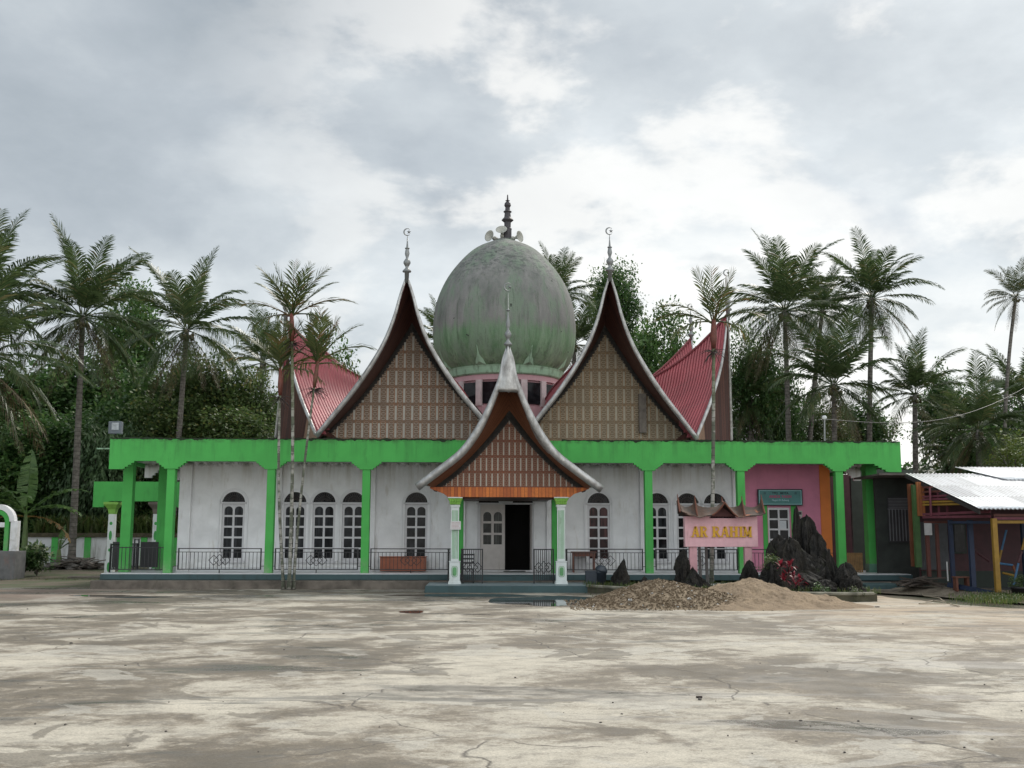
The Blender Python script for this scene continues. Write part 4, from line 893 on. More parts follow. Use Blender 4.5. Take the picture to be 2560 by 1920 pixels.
# small meter box
a, b = LW(1992, 1291, VW-.05), LW(2004, 1277, VW-.05); t = thing('meter_box', a, 'small grey electricity meter on the pink wall', 'meter box')
MB().box(a.x, b.x, a.y-.08, a.y+.05, a.z, b.z).build('case', M['horn'], t, bevel=.008); MB().bar((b.x-.03, a.y-.02, a.z), (b.x-.02, a.y-.02, a.z-.5), .02).build('conduit', M['tile'], t)
MB().box(a.x+.03, b.x-.03, a.y-.084, a.y-.0805, a.z+.06, b.z-.04).build('window', M['glass'], t)
# slatted pallet leaning in the passage
a, b = LW(2119, 1424, 1.6), LW(2156, 1382, 1.6); t = thing('slatted_panel', a, 'upright yellow-brown slatted wooden panel in the dark passage', 'panel'); sm = simple('slat_wood', (.26, .15, .06), .8, .3, 6); n = 9
mb = MB()
for i in range(n): x = a.x+(b.x-a.x)*i/n; mb.box(x, x+(b.x-a.x)/n*.8, a.y-.02, a.y, FL, b.z)
mb.build('slats', sm, t); MB().box(a.x, b.x, a.y+.001, a.y+.03, b.z-.12, b.z-.05).box(a.x, b.x, a.y+.001, a.y+.03, FL+.08, FL+.15).build('rail', sm, t)
# bins
pb = W(1478, 1462, 34.6); t = thing('square_bin', (pb.x, pb.y, .0), 'square dark blue-grey plastic bin beside the porch platform', 'bin'); bm_ = simple('bin_plastic', (.035, .045, .06), .45, .1)
MB().add([(pb.x+s1*w, pb.y+s2*w, z) for z, w in ((0, .15), (.62, .19)) for s1, s2 in ((-1, -1), (1, -1), (1, 1), (-1, 1))], [(3, 2, 1, 0), (4, 5, 6, 7), (0, 1, 5, 4), (1, 2, 6, 5), (2, 3, 7, 6), (3, 0, 4, 7)]).build('body', bm_, t, bevel=.02)
MB().box(pb.x-.2, pb.x+.2, pb.y-.2, pb.y+.2, .585, .625).build('rim', bm_, t, bevel=.01)
pb = W(1503, 1462, 34.5); t = thing('round_bin', (pb.x, pb.y, 0), 'round dark dustbin with a tilted lid and pale highlight beside the square bin', 'bin')
MB().lathe([(.13, 0), (.17, .55), (.19, .56), (.19, .60)], (pb.x, pb.y, 0), 16).build('body', bm_, t, smooth=True)
MB().lathe([(.2, 0), (.19, .06), (.12, .14), (.03, .17)], (pb.x, pb.y, .63), 16, Vector((.25, -.25, .95)).normalized()).build('lid', bm_, t, smooth=True)

# ---------------------------------------------------------------- AR RAHIM sign
YS = 32.6
def SG(px, py, dy=0): return W(px, py, YS+dy)
t = thing('name_sign', SG(1800, 1460), 'pink tiled AR RAHIM name sign with small horned roof', 'sign')
s = Mat('pink_sign_tiles', (.50, .26, .30), .55); o = s.co(); x = s.xyz(o)
gx = s.mth('LESS_THAN', s.mth('FRACT', s.mth('DIVIDE', x[0], .2)), .035); gz = s.mth('LESS_THAN', s.mth('FRACT', s.mth('DIVIDE', x[2], .2)), .035)
c = s.mix(s.mr(s.noise(o, 5, 6, .7), .35, .7), (.72, .42, .46), (.60, .33, .37)); c = s.mix(s.mr(s.noise(s.co(scale=(1, 1, .2)), 6, 6, .7), .56, .76, 0, .5), c, (.28, .15, .15)); c = s.mix(s.mth('MAXIMUM', gx, gz), c, (.58, .38, .40)); s.color(c)
pk = s.m; pkc = simple('pink_cement', (.58, .32, .35), .8, .15, 4, .2, dirt=(.25, .14, .14))
a, b = SG(1713, 1367), SG(1893, 1291)
bd = MB().box(a.x, b.x, YS, YS+.28, a.z, b.z).build('board', pk, t, bevel=.008)
for x0, x1 in ((1725, 1744), (1863, 1882)):
    MB().box(SG(x0, 1400).x, SG(x1, 1400).x, YS+.04, YS+.24, 0, a.z-.002).build('leg', pkc, t, bevel=.01)
# slab-serif letters
letter = MB(); yl = YS
def stroke(x0, z0, x1, z1, w): letter.flat((x0, yl-.02, z0), (x1, yl-.02, z1), w, .04)
def serif(x, z, w): letter.box(x-w/2, x+w/2, yl-.039, yl-.001, z-.014, z+.014)
zA, zB = SG(1800, 1343).z, SG(1800, 1316).z; hL = zB-zA; T = .075; th = .04
xs = {k: SG(v, 1330).x for k, v in dict(a0=1729, a1=1746, r0=1749, r1=1768, q0=1780, q1=1800, b0=1802, b1=1822, h0=1824, h1=1844, i0=1848, i1=1856, m0=1858, m1=1879).items()}
def LA(x0, x1):
    m_ = (x0+x1)/2; stroke(x0+.03, zA+.012, m_-.005, zB-.005, th); stroke(x1-.035, zA+.012, m_+.005, zB-.005, T); letter.box(x0+.05, x1-.05, yl-.036, yl-.004, zA+hL*.28, zA+hL*.38); serif(x0+.025, zA+.014, .09); serif(x1-.03, zA+.014, .12)
def LR(x0, x1):
    letter.box(x0+.02, x0+.02+T, yl-.04, yl, zA, zB); serif(x0+.055, zA+.014, .13); serif(x0+.05, zB-.014, .10)
    cz, rr = zB-hL*.26, hL*.26
    letter.box(x0+.09, x0+.14, yl-.038, yl-.002, zB-.034, zB-.001); letter.box(x0+.09, x0+.14, yl-.038, yl-.002, cz-rr, cz-rr+.034)
    for i in range(8):
        a0_, a1_ = -PI/2+PI*i/8, -PI/2+PI*(i+1)/8; q = [(x0+.14+r_*math.cos(a_)*.85, cz+r_*math.sin(a_)) for r_, a_ in ((rr*.45, a0_), (rr, a0_), (rr, a1_), (rr*.45, a1_))]
        letter.prism(q, yl-.038, yl-.002)
    stroke(x0+.12, cz-rr+.02, x1-.03, zA+.012, .062); serif(x1-.025, zA+.014, .07)
LA(xs['a0'], xs['a1']+.02); LR(xs['r0'], xs['r1']); LR(xs['q0'], xs['q1']); LA(xs['b0'], xs['b1'])
for k in ('h0', 'h1'):
    x = xs[k]+(.045 if k == 'h0' else -.045); letter.box(x-T/2, x+T/2, yl-.04, yl, zA, zB); serif(x, zA+.014, .12); serif(x, zB-.014, .12)
letter.box(xs['h0']+.08, xs['h1']-.08, yl-.037, yl-.003, zA+hL*.46, zA+hL*.58)
x = (xs['i0']+xs['i1'])/2; letter.box(x-T/2, x+T/2, yl-.04, yl, zA, zB); serif(x, zA+.014, .12); serif(x, zB-.014, .12)
x0, x1 = xs['m0'], xs['m1']; m_ = (x0+x1)/2; letter.box(x0+.02, x0+.05, yl-.04, yl, zA, zB); letter.box(x1-.08, x1-.01, yl-.04, yl, zA, zB); stroke(x0+.045, zB-.01, m_, zA+.03, .06); stroke(m_, zA+.03, x1-.05, zB-.01, .035); serif(x0+.03, zA+.014, .08); serif(x1-.045, zA+.014, .11); serif(x0+.03, zB-.014, .06); serif(x1-.045, zB-.014, .09)
letter.build('lettering', simple('yellow_letters', (.60, .32, .01), .5, .2, 8, .1), bd)
# rusty little roof: two horned halves and a pointed middle
s = Mat('rusty_sheet', (.12, .07, .05), .85); o = s.co()
c = s.mix(s.mr(s.noise(o, 3, 7, .65, .4), .38, .6), (.035, .030, .026), (.085, .048, .032)); c = s.mix(s.mr(s.noise(s.co(loc=(5, 5, 5)), 2.4, 4, .6, .3), .60, .66), c, (.42, .12, .04)); s.color(c); s.bump(s.noise(o, 14, 5, .7), .5, .02); rust = s.m
xa, xb, xc = SG(1692, 1290).x, SG(1909, 1290).x, SG(1807, 1290).x
def zz_(py): return SG(1800, py).z
z_e, z_r, z_h = zz_(1290), zz_(1268), zz_(1241); yc = YS+.14
horns = [SG(p, 1268).x for p in (1696, 1739, 1807, 1857, 1906)]
hz_ = [zz_(p) for p in (1243, 1246, 1249, 1248, 1244)]
def ridgez(x):
    z = z_r-.02
    for i, h in enumerate(horns):
        d_ = abs(x-h); k = math.exp(-d_*9)*.55+math.exp(-d_*40)*.45; z = max(z, z_r-.02+(hz_[i]-z_r)*k)
    return z
def eavez(x):
    z = z_e-.0; 
    z += .38*max(0, 1-abs(x-xc)/.42)**1.6
    for h in (horns[1],): z -= .07*math.exp(-((x-h-.07)/.14)**2)
    z -= .06*math.exp(-((x-xc-.45)/.2)**2)
    z += .10*max(0, (abs(x-xc)-1.05)/.3)
    return z
for sgn, nm in ((-1, 'roof'), (1, 'roof')):
    MB().grid(lambda s, t: (lambda x: Vector((x+(.09*(t-.0)*(1 if x < xc else -1) if abs(x-xc) > 1.2 else 0), yc+sgn*.48*t, ridgez(x)*(1-t)**1.6+(1-(1-t)**1.6)*min(eavez(x), ridgez(x)-.02))))(xa+.03+(xb-xa-.06)*s), 90, 8).build(nm, rust, t, solid=.02)
rusty = simple('rusty_ridge', (.14, .05, .03), .8, .5, 5)
for i, h in enumerate(horns): 
    for j, z1 in enumerate((hz_[i],)): mb = MB(); mb.tube([(h, yc-.42, eavez(h)+.02), (h, yc-.25, (eavez(h)+ridgez(h))/2-.02), (h, yc-.08, ridgez(h)-.03), (h, yc, hz_[i]+.10)], [.03, .026, .022, .008], 6); mb.build('ridge_horn', rusty, t)
mb = MB()
for s_ in (-1, 1):
    q = [(xc+s_*.0, yc-.5, ridgez(xc)-.05)]+[(xc+s_*d_, yc-.50, min(eavez(xc+s_*d_), ridgez(xc+s_*d_))+.01) for d_ in (.08, .16, .26, .38)]; mb.tube(q, .025, 6)
mb.build('gablet_edge', rusty, t)
mb = MB(); mb.prism([(xc-.42, a.z+.85), (xc+.42, a.z+.85), (xc, a.z+1.18)], YS+.0, YS+.2); mb.build('gablet', simple('gablet_paint', (.14, .06, .06), .8), t)
# two weathered posts behind the sign
for px, lab in ((1752, 'left of two weathered grey posts between the sign legs'), (1769, 'right of two weathered grey posts between the sign legs')):
    p = W(px, 1440, 33.6); tt = MB().tube([(p.x, p.y, 0), (p.x-.02, p.y, .8), (p.x-.03, p.y, 1.62)], [.055, .05, .045], 7).build('wooden_post', simple('weathered_post', (.13, .125, .12), .9, .3, 6, .5), org=(p.x, p.y, 0)); tag(tt, lab, 'post', 'weathered posts behind the name sign')

# ================================================================ GROUND
def gh(x, y):       # terrain height
    z = -.035
    if y > 40: z += min((y-40)*.022, .5)*(1 if x < -8 else .5)
    if x < -12 and y > 52: z += min((y-52)*.10, 3)*.5
    return z
s = Mat('earth_and_grass', (.1, .09, .06), .95); o = s.co()
a1_ = s.noise(o, .5, 6, .6); c = s.mix(s.mr(a1_, .42, .58), (.12, .095, .07), (.05, .07, .025)); c = s.mix(s.mr(s.noise(o, 9, 6, .7), .4, .7, 0, .6), c, (.09, .075, .055)); s.color(c); s.bump(s.noise(o, 7, 6, .7), .7, .06)
g = MB(); nx, ny = 90, 90
def gpt(s_, t_):
    x = -500+1000*s_ if False else (2*s_-1)*abs(2*s_-1)**1.6*700; y = -30+(t_**2.2)*1300; return Vector((x, y, gh(x, y)+(.03*noise.noise(Vector((x*.4, y*.4, 0))) if y > 38 else 0)))
g.grid(gpt, nx, ny); tag(g.build('ground', s.m, smooth=True), 'bare earth and short grass around and behind the yard', None, None, 'structure')
# concrete yard: stained, damp, cracked
s = Mat('stained_concrete', (.35, .33, .3), .85); o = s.co(); x = s.xyz(o)
far = s.mr(x[1], 9, 26, .012, -.012); right = s.mr(x[0], -4, 7, -.008, .014)
def nz_(sc, det, ro, di, loc): return s.noise(s.co(scale=(.95, 1, 1), loc=loc), sc, det, ro, di)
hs = s.mth('ADD', s.mth('MULTIPLY', nz_(.34, 5, .55, .5, (1.3, 9.2, 0)), .46), s.mth('ADD', s.mth('MULTIPLY', nz_(1.3, 8, .62, .7, (3, 1, 0)), .28), s.mth('MULTIPLY', nz_(7, 12, .85, .5, (5, 5, 0)), .26)))
hs = s.mth('ADD', s.mth('ADD', hs, far), right)
rp_ = s.n('ShaderNodeValToRGB'); s.K.new(s.mr(hs, .39, .61), rp_.inputs[0]); ce = rp_.color_ramp
ce.elements[0].color = (.10, .084, .060, 1); ce.elements[1].color = (.53, .485, .40, 1); ce.elements[1].position = .95
for p_, c_ in ((.25, (.14, .116, .083)), (.40, (.185, .155, .115)), (.44, (.26, .225, .175)), (.52, (.305, .27, .215)), (.56, (.34, .305, .25)), (.585, (.41, .372, .305)), (.72, (.465, .425, .35))):
    e_ = ce.elements.new(p_); e_.color = (*c_, 1)
c = rp_.outputs[0]; brown = s.mr(hs, .49, .455)
n3 = nz_(.6, 10, .62, .6, (11, 5, 0)); pale = s.mr(n3, .575, .585, 0, .55); c = s.mix(pale, c, (.46, .435, .38))
n4 = nz_(.5, 10, .62, .6, (21, 7, 0)); c = s.mix(s.mr(n4, .57, .58, 0, .6), c, (.105, .088, .064))
grime = s.mr(s.noise(s.co(scale=(.6, 1, 1)), 4, 14, .85), .49, .60, 0, .55); c = s.mix(grime, c, (.13, .12, .105))
speck = s.mr(s.noise(o, 22, 5, .8), .58, .70, 0, .6); c = s.mix(speck, c, (.12, .105, .09))
aggr = s.mr(s.noise(o, 42, 6, .85), .35, .68, .58, 1.26); hm = s.n('ShaderNodeMix', data_type='RGBA', blend_type='MULTIPLY'); hm.inputs[0].default_value = 1; s.K.new(c, hm.inputs[6]); s.K.new(aggr, hm.inputs[7]); c = hm.outputs[2]
vo = s.n('ShaderNodeTexVoronoi', feature='DISTANCE_TO_EDGE'); wv = s.n('ShaderNodeMix', data_type='VECTOR'); nz = s.n('ShaderNodeTexNoise'); s.K.new(o, nz.inputs['Vector']); nz.inputs['Scale'].default_value = 1.1; nz.inputs['Detail'].default_value = 6
wv.inputs[0].default_value = .38; s.K.new(o, wv.inputs[4]); s.K.new(nz.outputs['Color'], wv.inputs[5]); s.K.new(wv.outputs[1], vo.inputs['Vector']); vo.inputs['Scale'].default_value = .52
crk = s.mth('MULTIPLY', s.mr(vo.outputs[0], .0, .006, 1, 0), s.mr(s.noise(o, .45, 3), .44, .50)); c = s.mix(s.mth('MULTIPLY', crk, .9), c, (.07, .06, .05))
sand = s.mth('MULTIPLY', s.mr(x[0], 4.5, 8.5), s.mr(x[1], 15, 22)); sn = s.mr(s.noise(s.co(scale=(.4, 1, 1)), .8, 7, .65, .3), .40, .62); c = s.mix(s.mth('MULTIPLY', s.mth('MULTIPLY', sand, sn), .85), c, (.36, .275, .19))
red = s.mth('MULTIPLY', s.mr(x[0], -9, -13), s.mr(x[1], 27, 31)); c = s.mix(s.mth('MULTIPLY', red, .7), c, (.17, .12, .095))
kerb_wet = s.mr(x[1], 30.5, 34, 0, 1)  # wet patches become more frequent towards the kerb
wet = s.mth('MULTIPLY', s.mr(s.mth('ADD', s.noise(s.co(scale=(.3, 1, 1), loc=(4, 4, 0)), .8, 7, .6, .6), s.mth('MULTIPLY', kerb_wet, .06)), .56, .62), s.mr(x[0], 9, 3)); c = s.mix(s.mth('MULTIPLY', wet, .55), c, (.12, .11, .10))
s.color(c); rr = s.mth('SUBTRACT', s.mr(s.noise(o, 2, 6, .6), .3, .7, .72, .95), s.mth('MULTIPLY', wet, .5)); rr = s.mth('SUBTRACT', rr, s.mth('MULTIPLY', brown, .12)); s.rough(rr)
hgt = s.mth('ADD', s.mth('MULTIPLY', s.noise(o, 45, 4, .7), .35), s.mth('ADD', s.noise(s.co(scale=(.5, 1, 1)), 2.5, 7, .65), s.mth('MULTIPLY', crk, -.8))); s.bump(hgt, .42, .035)
yard = MB(); edge = []
outl = [(-40, -20), (40, -20), (22, 16), (13.5, 23.5), (11.2, 27.5), (10.6, 31), (10.8, 35.5), (-13, 35.8), (-16, 36), (-21, 34), (-40, 30)]
pts = []
for i in range(len(outl)):
    a_, b_ = Vector(outl[i]), Vector(outl[(i+1) % len(outl)]); n_ = max(2, int((b_-a_).length/.5))
    for k in range(n_):
        q = a_.lerp(b_, k/n_); w_ = .22 if q.y > 12 and k else 0; pts.append((q.x+w_*noise.noise(Vector((q.x, q.y, 1))), q.y+w_*noise.noise(Vector((q.x*1.3, q.y*1.3, 5)))))
yard.prism(pts, -.03, 0, 'xy'); tag(yard.build('concrete_yard', s.m), 'wide stained and cracked concrete yard', None, None, 'structure')
# puddles
s = Mat('puddle_water', (.035, .033, .028), .03); s.b.inputs['IOR'].default_value = 1.33; s.b.inputs['Specular IOR Level'].default_value = .9
s.bump(s.noise(s.co(), 5, 2), .015, .01); pud = s.m
rp = random.Random(8)
def puddle(cx_, cy_, rx, ry, lab):
    n_ = 40; sd = rp.random()*50; p_ = []
    for i in range(n_):
        a_ = 2*PI*i/n_; k = 1+.42*noise.noise(Vector((math.cos(a_)*1.6+sd, math.sin(a_)*1.6, sd))); p_.append((cx_+rx*k*math.cos(a_), cy_+ry*k*math.sin(a_)))
    mb = MB(); mb.add([(q[0], q[1], .004) for q in p_], [tuple(range(n_))]); o_ = mb.build('puddle', pud, org=(cx_, cy_, .004)); tag(o_, lab, None, 'puddles on the concrete yard', 'structure')
for px, py, rx, ry, lab in ((1375, 1502, 1.5, 2.3, 'wide dark puddle in front of the porch mirroring it'), (1180, 1489, 2.2, .7, 'long thin puddle below the left corner of the porch'), (330, 1492, 1.2, .5, 'dark puddle near the left end of the kerb'), (250, 1489, .8, .35, 'small puddle left of the kerb puddle'),
    (1030, 1530, .28, .4, 'small puddle before the porch steps')):
    q = G(px, py); puddle(q.x, q.y, rx, ry, lab)
# loose stones and crumbs
mb = MB(); rp = random.Random(21)
for i in range(80):
    px, py = rp.uniform(0, 2560), 1500+400*rp.random()**1.2; q = G(px, py); r_ = rp.uniform(.004, .013)*(1 if rp.random() < .95 else 1.8)
    if -26 < q.x < 30: mb.ball((q.x, q.y, r_*.4), r_, 5, (rp.uniform(.7, 1.6), rp.uniform(.7, 1.3), .7))
tag(mb.build('loose_stones', simple('stone_crumbs', (.10, .09, .08), .9, .6, 30)), 'loose stones and crumbs scattered over the concrete', None, None, 'stuff')
for px, py, w_, lab in ((2193, 1518, .06, 'small dark brick fragment on the sandy ground to the right'), (1748, 1745, .035, 'thin black stick lying on the right part of the yard')):
    q = G(px, py); tag(MB().box(q.x-w_, q.x+w_, q.y-.012, q.y+.012, .001, .02).build('brick_fragment' if w_ < .08 else 'stick', simple('charred', (.03, .02, .018), .9), org=q, bevel=.01), lab, 'rubble')
# gravel and sand piles
def pile(name, peaks, mat, lab, cat, xr, yr, rough, nx=150, ny=70, chips=None):
    mb = MB(); x0, x1 = xr; y0, y1 = yr
    def fn(s_, t_):
        x_ = x0+(x1-x0)*s_; y_ = y0+(y1-y0)*t_; h = 0
        for (cx_, cy_, rx, ry, hh) in peaks:
            d_ = math.sqrt(((x_-cx_)/rx)**2+((y_-cy_)/ry)**2); h = max(h, hh*(1-d_)) if d_ < 1 else h
            h = h if d_ >= 1 else max(h, hh*(1-d_**1.25))
        nz_ = noise.noise(Vector((x_*2.2, y_*2.2, 3)))*.5+noise.noise(Vector((x_*5.5, y_*5.5, 3)))*.3+noise.noise(Vector((x_*15, y_*15, 7)))*.16
        return Vector((x_, y_, h+(nz_*rough*min(1, h*5+.1) if h > 0 else 0)-.012))
    mb.grid(fn, nx, ny)
    if chips:
        rr_ = random.Random(4); 
        for i in range(chips):
            q = fn(rr_.random(), rr_.random())
            if q.z < .02 and rr_.random() < .75: continue
            a_ = rr_.uniform(.012, .04); d_ = Vector((rr_.uniform(-1, 1), rr_.uniform(-1, 1), rr_.uniform(-.3, .6))).normalized(); e_ = d_.cross(Vector((rr_.random(), rr_.random(), 1))).normalized()*a_*.7; n_ = d_.cross(e_).normalized()*a_*.45; d_ *= a_*1.3; q.z += .015
            mb.add([q-d_, q+e_, q+d_, q-e_, q+n_, q-n_], [(0, 1, 4), (1, 2, 4), (2, 3, 4), (3, 0, 4), (1, 0, 5), (2, 1, 5), (3, 2, 5), (0, 3, 5)])
    o_ = mb.build(name, mat, org=((x0+x1)/2, (y0+y1)/2, 0)); tag(o_, lab, cat); return o_
s = Mat('river_gravel', (.2, .17, .13), .9); gg = s.n('ShaderNodeNewGeometry'); o = s.co(); c = s.mix(s.noise(o, 18, 5, .7), (.10, .070, .042), (.25, .182, .115)); c = s.mix(s.mth('MULTIPLY', s.mth('GREATER_THAN', gg.outputs['Random Per Island'], .5), .6), c, (.32, .25, .17)); c = s.mix(s.mth('GREATER_THAN', gg.outputs['Random Per Island'], .985), c, (.6, .6, .58)); s.color(c); s.bump(s.noise(o, 30, 5, .7), .9, .05); grv = s.m
s = Mat('river_sand', (.36, .25, .15), .95); o = s.co(); c = s.mix(s.mr(s.noise(o, 2.2, 7, .65, .3), .35, .65), (.17, .122, .078), (.29, .215, .14)); c = s.mix(s.mr(s.noise(o, 40, 4, .7), .5, .75, 0, .4), c, (.2, .14, .09)); s.color(c); s.bump(s.noise(o, 9, 7, .7), .8, .06); snd = s.m
q0 = W(1650, 1450, 27.2); q1 = W(1870, 1450, 27.6)
pile('gravel_pile', [(q0.x, 27.2, 2.1, 1.9, q0.z+.02), (q0.x-.9, 26.5, 1.2, 1.0, .22), (q0.x+.9, 26.8, 1.9, 1.6, .42)], grv, 'long heap of brownish river gravel beside the sand heap', 'gravel pile', (q0.x-2.3, q0.x+2.7), (25.0, 29.4), .07, 170, 90, 9000)
pile('sand_pile', [(q1.x, 27.7, 2.1, 2.0, q1.z+.03), (q1.x+.8, 27.2, 2.0, 1.8, .38), (q1.x-.6, 26.3, 1.7, 1.4, .26), (q1.x+1.7, 27.0, 1.3, 1.2, .14)], snd, 'low heap of tan sand in front of the rock garden', 'sand pile', (q1.x-2.6, q1.x+4.2), (24.9, 29.9), .16, 200, 100)
for px, py, lab in ((1575, 1500, 'white scrap of plastic on the left of the gravel heap'), (1723, 1498, 'white scrap of plastic near the middle of the gravel heap'), (1556, 1512, 'white scrap of paper at the foot of the gravel heap')):
    q = W(px, py, 25.9); mb = MB(); w_ = .035; mb.grid(lambda s_, t_: q+Vector(((s_-.5)*w_*2.5, (t_-.5)*.1, .03*math.sin(t_*5+s_*3))), 6, 4); tag(mb.build('plastic_scrap', simple('white_plastic', (.6, .6, .6), .5, .1), org=q, solid=.003), lab, 'litter')

# ---------------------------------------------------------------- rock garden
s = Mat('black_weathered_rock', (.05, .045, .04), .9); o = s.co(); st = s.co(scale=(1, 1, .25))
c = s.mix(s.mr(s.noise(st, 4, 7, .7, .3), .38, .66), (.005, .0045, .004), (.030, .025, .019)); c = s.mix(s.mr(s.noise(o, 2.4, 6, .7), .56, .68, 0, .5), c, (.035, .045, .015)); c = s.mix(s.mr(s.noise(st, 9, 6, .7), .64, .78, 0, .4), c, (.10, .095, .085)); s.color(c); s.bump(s.noise(o, 6, 8, .7), 1.0, .12); rock = s.m
def mkrock(name, c, base, height, lab, fnr, nrib=9, seed=0, lean=(0, 0), cat='rock', g='dark rocks in the garden', rough=.34, sharp=1.0, n=72, m=44, parent=None):
    mb = MB()
    def fn(s_, t_):
        a_ = s_*2*PI; r_ = fnr(t_); d_ = Vector((math.cos(a_), math.sin(a_), 0)); z = height*t_
        q = Vector((d_.x*1.4+seed, d_.y*1.4, t_*1.5*sharp)); k = 1+rough*(noise.noise(q*1.3)*1.6+noise.noise(q*3.1)*1.0+noise.noise(q*8)*.6)
        rg = 1-.22*abs(math.sin(a_*nrib*.5+2.5*noise.noise(q)))
        k *= rg; z *= 1+.16*noise.noise(Vector((a_*1.1 if a_ < PI else (2*PI-a_)*1.1, seed, 0)))*t_
        return Vector((c[0]+d_.x*base[0]*r_*k+lean[0]*t_, c[1]+d_.y*base[1]*r_*k+lean[1]*t_, c[2]+z))
    mb.grid(fn, n, m); o_ = mb.build(name, rock, org=c, smooth=False) if parent is None else mb.build(name, rock, parent)
    if parent is None: tag(o_, lab, cat, g)
    return o_
dome_r = lambda t: math.sqrt(max(0, 1-t**2.2))+.01
spire = lambda t: (1-t)**.55*(1 if t < .35 else 1-.45*min(1, (t-.35)/.15)) if t < .999 else .01
YG = 32.0
# tall jagged rock group: one rock, several spurs fused at the base
t = thing('jagged_rock', W(1985, 1470, 31.8), 'tall jagged black rock formation in front of the pink wall', 'rock', 'dark rocks in the garden')
t.location.z = 0; ORG[t.name] = tuple(t.location)
def spur(px, pyt, wpx, Y, seed, fn_=None, lean=(0, 0), dy=1.0, rough=.22):
    p = W(px, pyt, Y); w_ = wpx/2*Y/F; mkrock('rock_spur', (p.x-lean[0]*.8, Y, -.05), (w_, w_*dy, 1), p.z+.05, None, fn_ or (lambda q: (1-q**3.2)**.6*(1-.12*q)+.01), seed=seed, lean=lean, rough=.3, parent=t)
blk = lambda k, e: (lambda q: (1-q**e)**.5*(1-k*q)+.01)
spur(1990, 1281, 34, 32.1, 1, blk(.5, 12)); spur(2016, 1300, 84, 32.2, 2.3, blk(.25, 6)); spur(2040, 1338, 70, 32.0, 3.7, blk(.2, 6)); spur(1944, 1346, 66, 31.9, 5.1, blk(.3, 8)); spur(1928, 1358, 42, 31.6, 6.2, blk(.35, 5)); spur(1972, 1352, 80, 31.5, 7.7, blk(.2, 7)); spur(2000, 1372, 130, 31.5, 8.4, blk(.3, 4)); spur(1955, 1400, 110, 31.3, 9.3, blk(.3, 4))
spur(2050, 1392, 80, 31.5, 10.1, blk(.4, 4), lean=(-.2, 0)); spur(2064, 1412, 110, 31.0, 11.2, blk(.4, 3)); spur(2010, 1430, 170, 30.9, 12.9, blk(.4, 3))
for px, pyt, wpx, Y, sd, lab, fn_, ln in (
    (1556, 1400, 62, 33.2, 12, 'pointed black rock right of the bins', lambda q: (1-q**1.5)**.8+.01, (.15, 0)),
    (1707, 1381, 44, 31.8, 13, 'upright brown rock with a narrow top left of the sign leg', lambda q: (1-q**5)**.5*(1-.25*q)+.01, (0, 0)),
    (1735, 1422, 110, 31.6, 14, 'low sloping black rock at the foot of the sign', lambda q: (1-q)**.8+.01, (-.2, 0)),
    (1873, 1402, 50, 31.5, 15, 'smooth black dome-shaped rock under the right sign leg', dome_r, (0, 0)),
    (1930, 1404, 60, 30.6, 16, 'round mossy dark rock behind the crimson plant', dome_r, (0, 0)),
    (2075, 1382, 62, 30.9, 17, 'slanted grey-black rock leaning right of the tall rock', lambda q: (1-q)**.6+.01, (-.25, 0)),
    (2112, 1412, 80, 30.3, 18, 'bulky black rock at the right end of the garden', dome_r, (0, 0)),
    (2062, 1448, 70, 29.7, 19, 'low dark rock behind the right garden kerb', dome_r, (0, 0)),
    (1610, 1442, 60, 32.4, 20, 'small black rock between the bins and the sign', lambda q: (1-q)**.7+.01, (.1, 0)),
    (2135, 1438, 56, 29.6, 22, 'lumpy black rock at the garden corner', dome_r, (0, 0)),
    (1900, 1450, 60, 30.2, 23, 'low mossy rock behind the sand heap', dome_r, (0, 0))):
    p = W(px, pyt, Y); w_ = wpx/2*Y/F; mkrock('garden_rock', (p.x-ln[0]*.8, Y, -.03), (w_, w_*.9), p.z+.03, lab, fn_, seed=sd, lean=ln, n=40, m=24)
# garden bed soil and kerb
bed = [(G(1330, 1475).x, 34.6), (3.9, 30.9), (5.4, 29.9), (7.2, 28.9), (9.1, 28.5), (9.9, 28.9), (10.15, 30.6), (9.9, 34.8)]
bed = [(1.9, 34.9), (2.3, 33.2), (3.9, 31.0), (5.6, 29.9), (7.2, 29.0), (9.0, 28.6), (9.6, 28.9), (10.0, 30.6), (9.9, 34.9)]
pp = []
for i in range(len(bed)):
    a_, b_ = Vector(bed[i]), Vector(bed[(i+1) % len(bed)])
    for k in range(6): q = a_.lerp(b_, k/6); pp.append((q.x+.05*noise.noise(Vector((q.x*2, q.y*2, 0))), q.y+.05*noise.noise(Vector((q.x*2, q.y*2, 9)))))
MBk = MB(); MBk.prism(pp, -.04, .20, 'xy'); bedo = MBk.build('garden_bed', simple('mossy_garden_kerb', (.075, .07, .045), .95, .5, 3, .9, dirt=(.03, .05, .015)), org=(5.5, 32, 0)); tag(bedo, 'raised garden bed with mossy kerb holding the black rocks', 'garden bed')
tp = MB(); tp.tube([(x_, y_, .205) for x_, y_ in pp[6:36]], .045, 6); tp.build('kerb_edge', simple('pale_kerb_edge', (.20, .19, .15), .9, .6, 3, .5, dirt=(.05, .06, .03)), bedo)
tp = MB(); cxx = sum(p_[0] for p_ in pp)/len(pp); cyy = sum(p_[1] for p_ in pp)/len(pp); tp.add([(p_[0]*.985+cxx*.015, p_[1]*.985+cyy*.015, .205) for p_ in pp], [tuple(range(len(pp)))]); tp.build('soil', simple('dark_garden_soil', (.045, .04, .028), .98, .5, 4, .9, dirt=(.02, .035, .01)), bedo)
q = W(1800, 1450, 33.0); tag(MB().box(W(1762, 1450, 33.2).x, W(1850, 1450, 33.2).x, 32.95, 34.3, .206, .26).build('concrete_slab', M['tile'], org=(q.x, 33.5, .206)), 'pale flat slab lying behind the name sign', 'slab')
